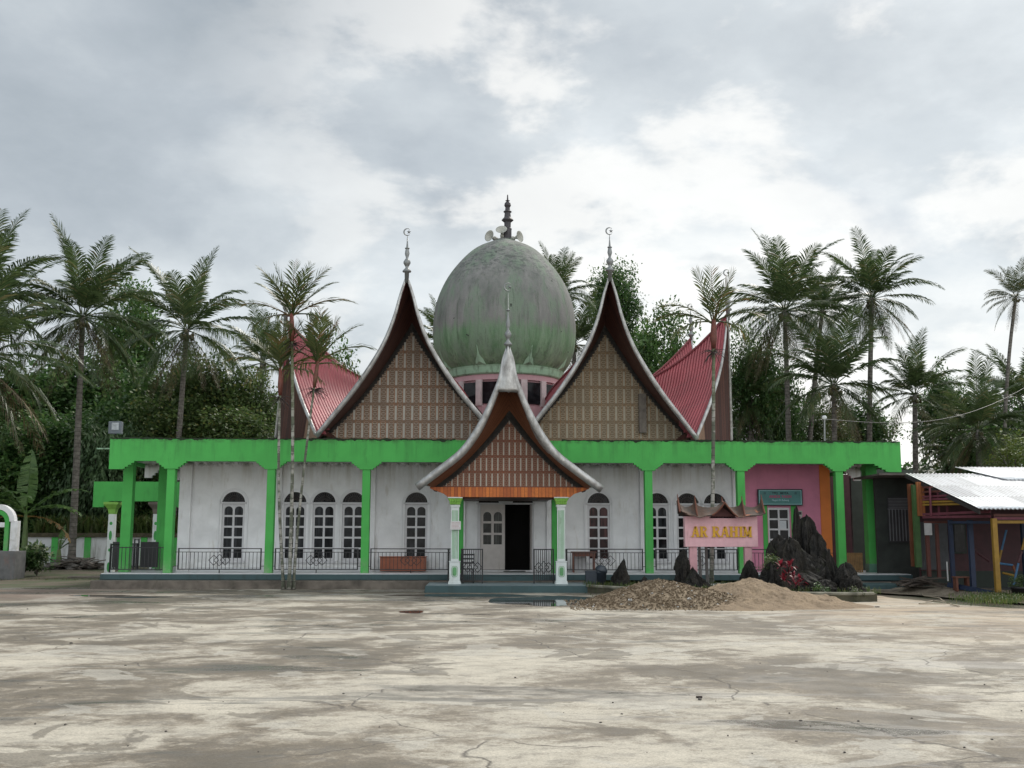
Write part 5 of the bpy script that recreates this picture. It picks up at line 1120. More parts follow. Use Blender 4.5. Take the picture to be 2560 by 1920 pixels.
# ================================================================ VEGETATION
def leafquad(mb, c, d, w, nrm, fold=.25):
    """pointed leaf: base c, direction d (length), half width vector w"""
    m_ = c+d*.45; t_ = c+d; mb.add([c, m_+w-nrm*fold*w.length, t_, m_-w-nrm*fold*w.length, m_], [(0, 4, 1), (4, 2, 1), (0, 3, 4), (4, 3, 2)])
def crown_mesh(name, seed, mat, n_cl, per, leaf, flat=1., hole=.0, droop=.2, shell=.6, wide=.38):
    """unit crown (radius 1, bottom -1..top 1) of leaf clumps scattered through the volume"""
    rd = random.Random(seed); mb = MB(); cl = []
    while len(cl) < n_cl:
        p = Vector((rd.uniform(-1, 1), rd.uniform(-1, 1), rd.uniform(-1, 1))); l = p.length
        if l > 1 or l < .25: continue
        if rd.random() > l**1.2+.15: continue
        k = .78+.5*noise.noise(p.normalized()*1.7+Vector((seed, 0, 0))); p = p*k; p.z *= flat; cl.append(p)
    V = mb.v; Fc = mb.f
    for p in cl:
        cs = rd.uniform(.10, .2)
        for i in range(per):
            o_ = Vector((rd.gauss(0, 1), rd.gauss(0, 1), rd.gauss(0, .75)))*cs*.75; c = p+o_
            d = (o_.normalized() if o_.length > 0 else Vector((0, 0, 1)))*.7+Vector((rd.uniform(-1, 1), rd.uniform(-1, 1), rd.uniform(-.6, .6)-droop)); d.normalize(); lf = leaf*rd.uniform(.6, 1.3)
            s_ = d.cross(Vector((rd.uniform(-.5, .5), rd.uniform(-.5, .5), 1))).normalized()*lf*wide; n_ = len(V); m_ = c+d*lf*.5
            V.extend([tuple(c), tuple(m_+s_), tuple(c+d*lf), tuple(m_-s_)]); Fc.append((n_, n_+1, n_+2, n_+3))
    mb.uv = [(0, 0)]*len(V); return mb.mesh(name, mat)
def trunk_mesh(name, seed, H, spread, r0=.05, branches=9):
    """trunk and limbs under a unit crown: from z=-H to z~.5"""
    rd = random.Random(seed); mb = MB(); top = Vector((rd.uniform(-.1, .1), rd.uniform(-.1, .1), .2))
    pts = [Vector((0, 0, -H)).lerp(top, i/8)+Vector((rd.uniform(-.02, .02), rd.uniform(-.02, .02), 0))*(i > 0) for i in range(9)]
    mb.tube(pts, [r0*(1.25-.85*i/8) for i in range(9)], 8)
    for b in range(branches):
        i = rd.randint(4, 7); a = rd.uniform(0, 2*PI); s0 = pts[i]; e = s0+Vector((math.cos(a)*spread*rd.uniform(.5, .9), math.sin(a)*spread*rd.uniform(.5, .9), rd.uniform(.3, .75)))
        m_ = s0.lerp(e, .5)+Vector((0, 0, -.05)); mb.tube([s0, m_, e], [r0*.45, r0*.3, r0*.1], 5)
        for _ in range(2): e2 = m_+Vector((rd.uniform(-.35, .35), rd.uniform(-.35, .35), rd.uniform(.1, .45))); mb.tube([m_, e2], [r0*.22, r0*.07], 4)
    return mb.mesh(name, M['bark'], smooth=True)
CR = {
 'dense': [crown_mesh('crown', 1, M['leaf_dark'], 330, 48, .075), crown_mesh('crown', 2, M['leaf_dark'], 330, 48, .072)],
 'mid': [crown_mesh('crown', 3, M['leaf_mid'], 290, 44, .07), crown_mesh('crown', 4, M['leaf_mid'], 290, 44, .075)],
 'olive': [crown_mesh('crown', 5, M['leaf_olive'], 330, 46, .062), crown_mesh('crown', 15, M['leaf_olive'], 300, 46, .065)],
 'sparse': [crown_mesh('crown', 6, M['leaf_mid'], 62, 20, .085)],
 'droop': [crown_mesh('crown', 7, M['leaf_bamboo'], 280, 38, .11, droop=1.2, wide=.16), crown_mesh('crown', 17, M['leaf_bamboo'], 280, 38, .11, droop=1.2, wide=.16)],
 'lime': [crown_mesh('crown', 8, M['leaf_lime'], 120, 26, .085)],
}
TR = [trunk_mesh('trunk', 31, 1.9, .9), trunk_mesh('trunk', 32, 2.6, .9, .04), trunk_mesh('trunk', 33, 1.5, 1., .06)]
TRH = [1.9, 2.6, 1.5]
rt_ = random.Random(77)
def tree(px, pyt, wpx, hpx, Y, kind, lab, group='broadleaf trees behind the mosque', ti=None, name='broadleaf_tree', cat='tree'):
    top = W(px, pyt, Y); rx = wpx/2*Y/F; rz = hpx/2*Y/F; cz = top.z-rz*.93; z0 = gh(top.x, Y)
    t = thing(name, (top.x, Y, z0), lab, cat, group); ms = CR[kind]; me = ms[int(rt_.random()*len(ms))]
    c = bpy.data.objects.new('crown', me); COL.objects.link(c); c.parent = t; c.location = (0, 0, cz-z0); c.scale = (rx, rx, rz); c.rotation_euler = (0, 0, rt_.uniform(0, 6.28))
    k = ti if ti is not None else rt_.randint(0, 1); h = bpy.data.objects.new('trunk', TR[k]); COL.objects.link(h); h.parent = t; h.location = (0, 0, cz-z0)
    sz = max((cz-z0+.3)/TRH[k], .1); h.scale = (rx*.9, rx*.9, sz if sz > rz*.3 else rz*.3); h.rotation_euler = (0, 0, rt_.uniform(0, 6.28)); return t
TL = [
 (60, 905, 360, 330, 63, 'dense', 'dark spreading tree at the far left behind the leaning fronds'), (215, 860, 340, 380, 66, 'dense', 'tall dark tree between the two leftmost coconut palms'),
 (335, 712, 190, 320, 70, 'mid', 'narrow tall tree rising between the second and third palm'), (385, 890, 300, 400, 61, 'dense', 'dark dense tree below the third coconut palm'),
 (500, 862, 260, 330, 60, 'olive', 'olive green tree right of the third coconut palm'), (610, 890, 230, 330, 59, 'olive', 'olive green tree left of the betel palms'),
 (440, 985, 300, 330, 57, 'olive', 'low olive tree above the roof beam'), (150, 1010, 320, 300, 58, 'dense', 'dark tree behind the tallest bare palm trunk'), (290, 1030, 260, 330, 56.5, 'droop', 'pale drooping-leaved tree beside the floodlight'),
 (585, 1000, 280, 260, 56, 'olive', 'olive tree just above the left part of the roof beam'), (15, 1070, 260, 280, 57, 'mid', 'bushy green tree behind the banana plants'), (205, 1130, 240, 250, 57.5, 'droop', 'pale feathery tree behind the left pillar gate'),
 (380, 1110, 240, 290, 57.5, 'dense', 'dark tree seen between the left veranda columns'), (700, 1000, 170, 260, 66, 'dense', 'dark tree hidden behind the side gable'),
 (845, 792, 150, 330, 62, 'sparse', 'sparse airy tree with open branches behind the left red roof'), (892, 915, 80, 130, 70, 'sparse', 'small airy treetop behind the dip of the left roof'),
 (1535, 648, 150, 250, 74, 'dense', 'dark round treetop right of the dome'), (1640, 775, 210, 380, 68, 'mid', 'green tree between the right front gable and the side gable'), (1560, 790, 160, 300, 76, 'dense', 'dark tree close behind the right front gable'),
 (1880, 825, 170, 300, 62, 'mid', 'leafy green tree just right of the right red roof'), (1940, 900, 150, 330, 64, 'dense', 'dark tree behind the palm trunks right of the roof'), (2150, 1000, 180, 220, 70, 'dense', 'dark round tree between the palm trunks'),
 (2060, 1010, 170, 220, 66, 'olive', 'low olive tree left of the slender palm'), (2350, 930, 150, 260, 72, 'dense', 'dark tree right of the small coconut palm'), (2440, 1060, 240, 240, 60, 'mid', 'green tree above the zinc roof'),
 (2540, 1075, 170, 190, 48, 'lime', 'yellow-green bushy tree at the right edge above the zinc roof'), (1830, 1000, 120, 200, 66, 'mid', 'low green tree close beside the right gable'), (2480, 980, 200, 260, 66, 'mid', 'green tree behind the right edge palm crown'),
 (20, 1210, 300, 250, 56.5, 'dense', 'dark thicket-like tree behind the white arch'), (1230, 1180, 200, 200, 60, 'dense', 'dark tree behind the prayer hall')]
for a in TL[:-1]: tree(*a)
def mass(name, x0, x1, y0, y1, ztop, n, leaf, mat, lab, seed):
    rd = random.Random(seed); V, Fc = [], []; mb = MB()
    for i in range(n):
        x_ = rd.uniform(x0, x1); zt__ = ztop(x_)*(1+.18*noise.noise(Vector((x_*.45, 0, seed)))+.08*noise.noise(Vector((x_*1.4, 0, seed)))); z_ = zt__*rd.random()**.8; y_ = rd.uniform(y0, y1)+1.2*noise.noise(Vector((x_*.5, z_*.5, seed)))*2
        c = Vector((x_, y_, z_)); d = Vector((rd.uniform(-1, 1), rd.uniform(-1, .2), rd.uniform(-.9, .4))).normalized(); lf = leaf*rd.uniform(.6, 1.4); s_ = d.cross(Vector((rd.uniform(-.4, .4), rd.uniform(-.4, .4), 1))).normalized()*lf*.34; k = len(V); m_ = c+d*lf*.5
        V.extend([tuple(c), tuple(m_+s_), tuple(c+d*lf), tuple(m_-s_)]); Fc.append((k, k+1, k+2, k+3))
    mb.v, mb.f, mb.uv = V, Fc, [(0, 0)]*len(V); return tag(mb.build(name, mat), lab, None, None, 'stuff')
mass('wood', -38, -13.5, 67, 72, lambda x: 11.5 if x < -20 else 11.5-(x+20)*.25, 26000, .55, M['leaf_dark'], 'deep dark wood behind the left trees', 1)
mass('wood', 9, 34, 72, 77, lambda x: 5.6+1.3*math.sin(x*.5), 12000, .55, M['leaf_dark'], 'low dark wood behind the right palms', 2)
# understorey behind the left wall: dark foliage mass
ub = crown_mesh('undergrowth', 44, M['leaf_dark'], 420, 30, .05, flat=.9); o_ = bpy.data.objects.new('undergrowth', ub); COL.objects.link(o_); o_.location = (-21, 60, 2.6); o_.scale = (15, 2.4, 3.0); tag(o_, 'dark undergrowth filling the gaps behind the boundary wall', None, None, 'stuff')
# ---- coconut palms
def frond(mb, base, az_, el, Lf, droop, seed, nl=42, lw=.028, ll=.85, rach=.03, hang=.55, keep=1.0, sweep=.65):
    rd = random.Random(seed); p = Vector(base); d = Vector((math.cos(az_)*math.cos(el), math.sin(az_)*math.cos(el), math.sin(el))); ns = 12; pts = [p.copy()]
    tw = rd.uniform(-.5, .5)
    for i in range(ns):
        k = i/ns; d = (d+Vector((0, 0, -droop*(.35+1.4*k)/ns))).normalized(); p = p+d*Lf/ns; pts.append(p.copy())
    mb.tube(pts, [rach*(1-.88*i/ns) for i in range(ns+1)], 4, caps=False)
    V = mb.v; Fc = mb.f; U = mb.uv
    for i in range(nl):
        k = .14+.86*(i+.5)/nl; f = k*ns; j = min(int(f), ns-1); c = pts[j].lerp(pts[j+1], f-j); t_ = (pts[j+1]-pts[j]).normalized()
        s_ = t_.cross(Vector((0, 0, 1))); s_ = s_.normalized() if s_.length > .08 else Vector((math.sin(az_), -math.cos(az_), 0)); u_ = s_.cross(t_).normalized()
        s_ = (s_*math.cos(tw*k)+u_*math.sin(tw*k)).normalized()
        ln = ll*(math.sin(PI*min(1, (k*.82+.14)))**.6)*rd.uniform(.85, 1.1)
        for sg in (-1, 1):
            if rd.random() > keep: continue
            dd_ = (s_*sg*rd.uniform(.7, 1)+t_*(sweep+.5*k)+u_*.18+Vector((0, 0, -.12))+Vector((rd.uniform(-.12, .12), rd.uniform(-.12, .12), rd.uniform(-.12, .12)))).normalized(); e1 = c+dd_*ln*.5; d2 = (dd_+Vector((0, 0, -hang*rd.uniform(.6, 1.4)))).normalized(); e2 = e1+d2*ln*.5
            w_ = t_*lw*ln; w_ += Vector((0, 0, .3*lw*ln)); n_ = len(V)
            V.extend([tuple(c-w_*.5), tuple(c+w_*.5), tuple(e1+w_), tuple(e1-w_), tuple(e2)]); Fc.append((n_, n_+1, n_+2, n_+3)); Fc.append((n_+3, n_+2, n_+4)); U.extend([(0, 0)]*5)
def coconut(seed, nf=24, old=4, Lf=3.9, upright=1.0, keep=1.0, nl=62):
    rd = random.Random(seed); a, b, nuts = MB(), MB(), MB()
    for i in range(nf):
        k = i/(nf-1); az_ = i*2.399+rd.uniform(-.25, .25); el = R(76)-R(118)*k**1.15*upright+R(rd.uniform(-11, 11)); frond(a, (math.cos(az_)*.12, math.sin(az_)*.12, .1-.25*k), az_, el, Lf*rd.uniform(.9, 1.3)*(1.05-.15*k), 1.0+.15*k+rd.uniform(-.25, .35), rd.random(), nl, keep=keep, lw=.036, ll=1.0, hang=.35+.5*k)
    for i in range(old):
        az_ = rd.uniform(0, 2*PI); frond(b, (math.cos(az_)*.1, math.sin(az_)*.1, -.3), az_, R(rd.uniform(-62, -30)), Lf*rd.uniform(.9, 1.15), .9, rd.random(), 40, keep=.85, hang=1.0, lw=.036)
    for i in range(16):
        az_ = rd.uniform(0, 2*PI); r_ = rd.uniform(.18, .42); nuts.ball((math.cos(az_)*r_, math.sin(az_)*r_, rd.uniform(-.65, -.2)), .10, 8, (1, 1, 1.2))
    return a, b, nuts
PM = []
for sd, nf, old, up_, kp in ((11, 36, 8, 1.0, 1), (12, 29, 6, .95, .97), (13, 32, 7, 1.05, .95), (14, 22, 2, .8, 1)):
    a, b, c = coconut(sd, nf, old, 3.9, up_, kp); PM.append((a.mesh('crown', M['palm']), b.mesh('old_fronds', M['palm_old']), c.mesh('coconuts', M['nut'], smooth=True)))
a, b, c = coconut(16, 22, 3, 3.9, .9, .9, 50); PM.append((a.mesh('crown', M['palm_pale']), b.mesh('old_fronds', M['palm_old']), c.mesh('coconuts', M['nut'], smooth=True)))
def palm(px, py, rpx, Y, bx, lab, var, rz=None, rad=.17, by=None, group='coconut palms around the mosque', bend=.5, name='coconut_palm'):
    top = W(px, py, Y); base = W(bx, 1300, Y); z0 = gh(base.x, Y); k = rpx*Y/F/3.9*1.2
    t = thing(name, (base.x, Y, z0), lab, 'palm tree', group); o_ = Vector((base.x, Y, z0)); ms = PM[var]; ang = rt_.uniform(0, 6.28) if rz is None else rz
    for me, nm in zip(ms, ('crown', 'old_fronds', 'coconuts')):
        c = bpy.data.objects.new(nm, me); COL.objects.link(c); c.parent = t; c.location = top-o_; c.scale = (k, k, k); c.rotation_euler = (0, 0, ang)
    d_ = top-o_; mb = MB(); pts = [o_+Vector((d_.x*(i/14)**(1+bend), 0, d_.z*i/14)) for i in range(15)]
    mb.tube(pts, [rad*(1.35 if i == 0 else 1.05-.35*i/14) for i in range(15)], 10); mb.build('trunk', M['palm_bark'], t, smooth=True); return t
palm(-45, 750, 175, 46, -75, 'coconut palm mostly beyond the left edge with fronds reaching in', 0, 1.0)
palm(-60, 890, 215, 42, -95, 'low coconut palm beyond the left edge with yellowing drooping fronds', 2, 3.3)
palm(207, 790, 165, 50, 185, 'large coconut palm with a tall straight grey trunk left of the mosque', 0, 3.0)
palm(468, 822, 155, 55, 432, 'coconut palm leaning right between the left trees', 1, .6)
palm(655, 905, 105, 62, 650, 'small upright coconut palm behind the betel palms', 3, 2.0)
palm(1392, 735, 95, 62, 1392, 'coconut palm peeping out right of the dome', 3, 1.2); palm(1435, 860, 110, 66, 1440, 'coconut palm low behind the right side of the dome', 1, 4.0)
palm(1112, 860, 95, 62, 1112, 'coconut palm showing left of the dome', 3, .3)
palm(1962, 775, 145, 58, 1978, 'bushy coconut palm with two-tone crown right of the red roof', 0, 1.9); palm(2056, 775, 95, 64, 2010, 'coconut palm partly hidden behind the bushy palm', 2, .2)
palm(2180, 745, 122, 58, 2172, 'tall coconut palm with full round crown on a slender trunk', 2, 3.9); palm(2085, 960, 145, 54, 2088, 'low coconut palm with long arching fronds above the right beam', 1, 2.6)
palm(1872, 1000, 100, 62, 1880, 'small coconut palm with hanging fronds right of the right gable', 2, .9); palm(2287, 985, 112, 55, 2290, 'dark coconut palm above the right end of the beam', 3, 5.1)
palm(2445, 1075, 125, 52, 2452, 'spreading coconut palm behind the zinc roof', 0, 4.4); palm(2395, 1120, 110, 60, 2400, 'small coconut palm low behind the zinc roof', 4, 1.1)
palm(2540, 742, 72, 57, 2512, 'lone tall thin palm with small ragged crown at the right edge', 4, 2.2, .12, bend=1.2); palm(2010, 1060, 100, 70, 2010, 'distant coconut palm low above the right part of the beam', 4, .4)
palm(2560, 1010, 120, 66, 2565, 'coconut palm crown cut by the right edge', 1, .4)
# ---- betel palms in front of the building
def betel(base, top, rad, lab, fr, seed, hook=0, stalk=True, scale=1.0):
    base = Vector(base); top = Vector(top); t = thing('betel_palm', base, lab, 'palm tree', 'slender betel palms in front of the mosque'); d_ = top-base; rd = random.Random(seed)
    pts = [base+Vector((d_.x*(i/16)**(1.3)+hook*math.sin(PI*i/16), d_.y*i/16, d_.z*i/16)) for i in range(17)]
    MB().tube(pts, [rad*(1.5 if i == 0 else 1.05-.25*i/16) for i in range(17)], 8).build('trunk', M['areca_bark'], t, smooth=True)
    up_ = (pts[-1]-pts[-2]).normalized(); sh = .9*scale
    MB().tube([top-up_*.05, top+up_*sh*.3, top+up_*sh], [rad*1.1, rad*1.7, rad*1.1], 8).build('crownshaft', M['shaft'], t, smooth=True)
    mb = MB()
    for i, (az_, el, ln, dr) in enumerate(fr): frond(mb, top+up_*sh*(.75+.02*i), R(az_), R(el), ln*scale, dr, seed*31+i, 22, .045, .60*scale, .028, .2 if el > 20 else 2.2, .95 if el > 20 else .7, sweep=.75)
    mb.build('crown', M['areca'], t)
    if stalk:
        mb = MB()
        for i in range(34):
            a = rd.uniform(0, 2*PI); e = rd.uniform(-.9, .3); ln = rd.uniform(.25, .6)*scale; o_ = top-up_*.12; d1 = Vector((math.cos(a)*math.cos(e), math.sin(a)*math.cos(e), math.sin(e))); mb.tube([o_, o_+d1*ln*.6, o_+d1*ln+Vector((0, 0, -.2*ln))], [.012, .009, .003], 4, caps=False)
        mb.build('flower_stalk', M['areca_old'], t)
YB = 34.7
bb = W(716, 1470, YB); bb.z = 0
F1 = [(90, 86, 2.0, .4), (200, 74, 1.9, .4), (-20, 72, 1.9, .4), (150, 54, 2.1, .8), (25, 56, 2.0, .8), (172, 32, 2.1, .9), (5, 36, 2.2, 1.0), (-60, 60, 1.8, .8), (-120, 55, 1.7, .8), (165, 8, 1.7, 1.1), (12, 10, 1.7, 1.2), (90, 40, 1.7, 1.0), (185, 62, 1.9, .6), (-5, 60, 1.9, .6)]
F2 = [(90, 84, 1.8, .4), (170, 58, 1.9, .8), (10, 56, 1.9, .8), (178, 34, 1.9, .9), (2, 36, 2.0, 1.0), (-90, 60, 1.6, 1.0), (150, 12, 1.6, 1.2), (30, 15, 1.6, 1.2), (-70, 75, 1.6, .5), (190, 70, 1.7, .4), (-12, 70, 1.7, .4)]
betel(bb+Vector((.08, 0, 0)), W(730, 850, YB), .058, 'tallest betel palm of the clump of three, crown highest above the roof', F1, 3, hook=.05, scale=1.0)
betel(bb+Vector((-.12, .15, 0)), W(700, 985, YB+.15), .05, 'left betel palm of the clump of three with lower olive crown', F2, 4, hook=-.12)
betel(bb+Vector((.2, .1, 0)), W(786, 965, YB+.1), .045, 'right leaning betel palm of the clump of three with dark withered stalks', F2[::-1], 5, hook=-.02)
bq = W(1778, 1440, 33.9); bq.z = .15
betel(bq, W(1784, 868, 33.9), .065, 'single betel palm behind the name sign in front of the right red roof', F1[:3]+[(168, 45, 2.1, 1.3), (178, 30, 2.1, 1.2), (14, 52, 1.9, 1.1), (0, 35, 1.9, 1.5), (-80, 55, 1.7, 1.3), (175, 8, 1.6, 1.5), (5, 5, 1.4, 1.6)], 6, hook=.04)
# ---- banana plants
def banana_leaf(mb, base, az_, el, ln, wd_, droop, seed, old=False):
    rd = random.Random(seed); p = Vector(base); d = Vector((math.cos(az_)*math.cos(el), math.sin(az_)*math.cos(el), math.sin(el))); ns = 16; pts = [p.copy()]
    for i in range(ns): d = (d+Vector((0, 0, -droop/ns*(.4+1.5*i/ns)))).normalized(); p = p+d*ln/ns; pts.append(p.copy())
    for sg in (-1, 1):
        prev = None
        for i in range(ns*2+1):
            k = i/(ns*2); f = k*ns; j = min(int(f), ns-1); c = pts[j].lerp(pts[j+1], f-j); t_ = (pts[j+1]-pts[j]).normalized(); s_ = t_.cross(Vector((0, 0, 1))); s_ = s_.normalized() if s_.length > .1 else Vector((1, 0, 0)); u_ = s_.cross(t_)
            w_ = wd_*max(0, math.sin(PI*min(1, max(0, (k-.1)/.9))**.8))**.6 if k > .1 else .02; e = c+s_*sg*w_+u_*w_*.25+Vector((0, 0, -w_*rd.uniform(.2, .6)))+t_*w_*.2
            if prev and rd.random() > (.14 if not old else .35): mb.add([prev[0], c, e-t_*rd.uniform(0, .04), prev[1]], [(0, 1, 2, 3)])
            prev = (c, e)
    mb.tube(pts, [.03*(1-.8*i/ns) for i in range(ns+1)], 4, caps=False)
def banana(px, pyb, Y, h, lab, leaves, seed, old=()):
    b = W(px, pyb, Y); z0 = gh(b.x, Y); t = thing('banana_plant', (b.x, Y, z0), lab, 'banana plant', 'banana plants on the left'); top = Vector((b.x, Y, z0+h))
    MB().tube([(b.x, Y, z0), (b.x+.03, Y, z0+h*.5), top], [.16, .13, .08], 10).build('stem', simple('banana_stem', (.10, .15, .05), .7, .4, 4, dirt=(.12, .09, .05)), t, smooth=True)
    mb = MB(); [banana_leaf(mb, top, R(a), R(e), l, w_, d_, seed+i) for i, (a, e, l, w_, d_) in enumerate(leaves)]; mb.build('leaves', M['banana'], t)
    if old: mb = MB(); [banana_leaf(mb, top-Vector((0, 0, .1)), R(a), R(e), l, w_, d_, seed+50+i, True) for i, (a, e, l, w_, d_) in enumerate(old)]; mb.build('dry_leaves', M['banana_old'], t)
banana(62, 1330, 48, 2.5, 'large banana plant with a tall upright young leaf and browning fronds', [(80, 88, 2.9, .46, .1), (180, 55, 3.0, .46, 1.3), (10, 48, 3.0, .46, 1.2), (-10, 28, 2.9, .42, 1.2), (165, 30, 2.6, .35, 1.5), (-120, 45, 2.2, .33, 1.5), (200, 62, 2.4, .34, 1.3), (35, 35, 2.4, .33, 1.5)], 100, [(195, 10, 2.6, .32, 1.5), (-5, 5, 2.6, .3, 1.5)])
banana(150, 1330, 50, .9, 'small banana shoot with two bright upright leaves beside the palm trunk', [(20, 62, 1.6, .18, .4), (0, 38, 1.5, .17, .4), (90, 70, 1.3, .15, .6)], 130)
banana(-60, 1330, 47, 2.8, 'banana plant cut by the left edge with pale torn leaves', [(20, 60, 2.9, .35, 1.2), (-5, 40, 2.8, .34, 1.4), (150, 60, 2.5, .34, 1.4), (-60, 50, 2.4, .34, 1.4), (60, 75, 2.4, .3, .8)], 150)
# ---- shrubs
def shrub(name, px, pyt, wpx, hpx, Y, mat, lab, cat='shrub', n=60, per=26, leaf=.11, wide=.32, seed=9, droop=.1, zb=None):
    top = W(px, pyt, Y); rx = wpx/2*Y/F; rz = hpx/2*Y/F; me = crown_mesh('foliage', seed, mat, n, per, leaf, droop=droop, wide=wide)
    t = thing(name, (top.x, Y, max(top.z-2*rz, gh(top.x, Y))), lab, cat); o_ = bpy.data.objects.new('foliage', me); COL.objects.link(o_); o_.parent = t; o_.location = (0, 0, top.z-rz-t.location.z); o_.scale = (rx, rx*.8, rz)
    mb = MB(); rd = random.Random(seed)
    for i in range(5): mb.tube([(0, 0, 0), (rd.uniform(-.3, .3)*rx, rd.uniform(-.3, .3)*rx, rz*.6), (rd.uniform(-.6, .6)*rx, rd.uniform(-.5, .5)*rx, rz*1.3)], [.02, .014, .005], 5)
    me2 = mb.mesh('stems', M['bark']); s_ = bpy.data.objects.new('stems', me2); COL.objects.link(s_); s_.parent = t; return t
shrub('variegated_shrub', 98, 1342, 80, 95, 44.5, M['leaf_white'], 'variegated white and green shrub before the white boundary wall', leaf=.30, n=50, per=16, wide=.3)
shrub('dark_shrub', 60, 1365, 90, 75, 44, M['leaf_dark'], 'dark green shrub beside the grey concrete block', leaf=.18, seed=10, n=70)
shrub('garden_bush', 1925, 1378, 60, 62, 30.7, M['leaf_olive'], 'small pale olive bush left of the tall jagged rock', leaf=.14, seed=12, n=60)
shrub('moss_plant', 2140, 1462, 60, 46, 28.8, M['grass'], 'yellow-green mossy plant at the right corner of the garden', leaf=.12, seed=13, n=50)
shrub('weed', 2055, 1455, 50, 36, 29.3, M['leaf_mid'], 'leafy weeds behind the right garden kerb', leaf=.28, seed=14, n=24, per=12, wide=.2)
shrub('weed', 1880, 1465, 50, 30, 30.1, M['leaf_mid'], 'dark weeds between the sand heap and the crimson plant', leaf=.28, seed=15, n=22, per=12, wide=.2)
# crimson dracaena: rosettes of strap leaves
b = W(1968, 1470, 29.8); t = thing('crimson_plant', (b.x, 29.8, .2), 'crimson-leaved plant glowing in front of the black rocks', 'plant'); mb, st_ = MB(), MB(); rd = random.Random(3)
for px, py in ((1952, 1402), (1968, 1418), (1985, 1430), (1958, 1435), (1990, 1446), (1975, 1400), (2000, 1440)):
    c = W(px, py+16, 29.8+rd.uniform(-.2, .2)); st_.tube([(b.x, 29.8, .2), ((b.x+c.x)/2, 29.8, (c.z+.2)/2), c], [.02, .016, .012], 5)
    for i in range(20):
        a = rd.uniform(0, 2*PI); e = rd.uniform(-.1, 1.3); ln = rd.uniform(.22, .38); d_ = Vector((math.cos(a)*math.cos(e), math.sin(a)*math.cos(e), math.sin(e))); s_ = d_.cross(Vector((0, 0, 1))).normalized()*.024
        m_ = c+d_*ln*.55; e_ = c+d_*ln+Vector((0, 0, -.12*ln*2)); mb.add([c-s_*.4, c+s_*.4, m_+s_, m_-s_, e_], [(0, 1, 2, 3), (3, 2, 4)])
mb.build('leaves', M['leaf_red'], t); st_.build('stems', M['bark'], t)
# grass
def grass(region, n, hmin, hmax, seed, lab, zf=None, mat=None, w_=.012):
    rd = random.Random(seed); mb = MB(); V, Fc = mb.v, mb.f
    for i in range(n):
        x_, y_ = region(rd); z_ = zf(x_, y_) if zf else gh(x_, y_); h = rd.uniform(hmin, hmax); a = rd.uniform(0, 2*PI); l_ = rd.uniform(.1, .7)*h; s_ = Vector((-math.sin(a), math.cos(a), 0))*w_*(h/.3)**.5; p = Vector((x_, y_, z_-.02)); m_ = p+Vector((math.cos(a)*l_*.4, math.sin(a)*l_*.4, h*.7)); e = p+Vector((math.cos(a)*l_, math.sin(a)*l_, h*rd.uniform(.7, 1))); k = len(V)
        V.extend([tuple(p-s_), tuple(p+s_), tuple(m_+s_*.8), tuple(m_-s_*.8), tuple(e)]); Fc.extend([(k, k+1, k+2, k+3), (k+3, k+2, k+4)])
    mb.uv = [(0, 0)]*len(V); tag(mb.build('grass', mat or M['grass']), lab, None, None, 'stuff')
grass(lambda r: (r.uniform(-23, -13.4), r.uniform(52.5, 54.3)), 4600, .5, 1.5, 1, 'tall grass growing behind the white boundary wall', lambda x, y: 1.45, w_=.03)
grass(lambda r: (lambda q: (q.x, q.y))(G(r.uniform(-40, 260), r.uniform(1437, 1452))), 2600, .04, .16, 2, 'short grass along the left edge of the dirt road', lambda x, y: -.02)
grass(lambda r: (r.uniform(2.2, 9.9), r.uniform(29.3, 34.5)), 5200, .05, .22, 3, 'grass and moss on the garden bed', lambda x, y: .20 if (x-1.9)*.9+(y-28.6) > 4.6-1.2*(x > 5) else -.1)
grass(lambda r: (lambda q: (q.x, q.y))(G(r.uniform(2000, 2165), 1500-max(0, (r.random()-.5))*14)), 900, .05, .2, 4, 'moss and grass fringe at the foot of the garden kerb', lambda x, y: 0)
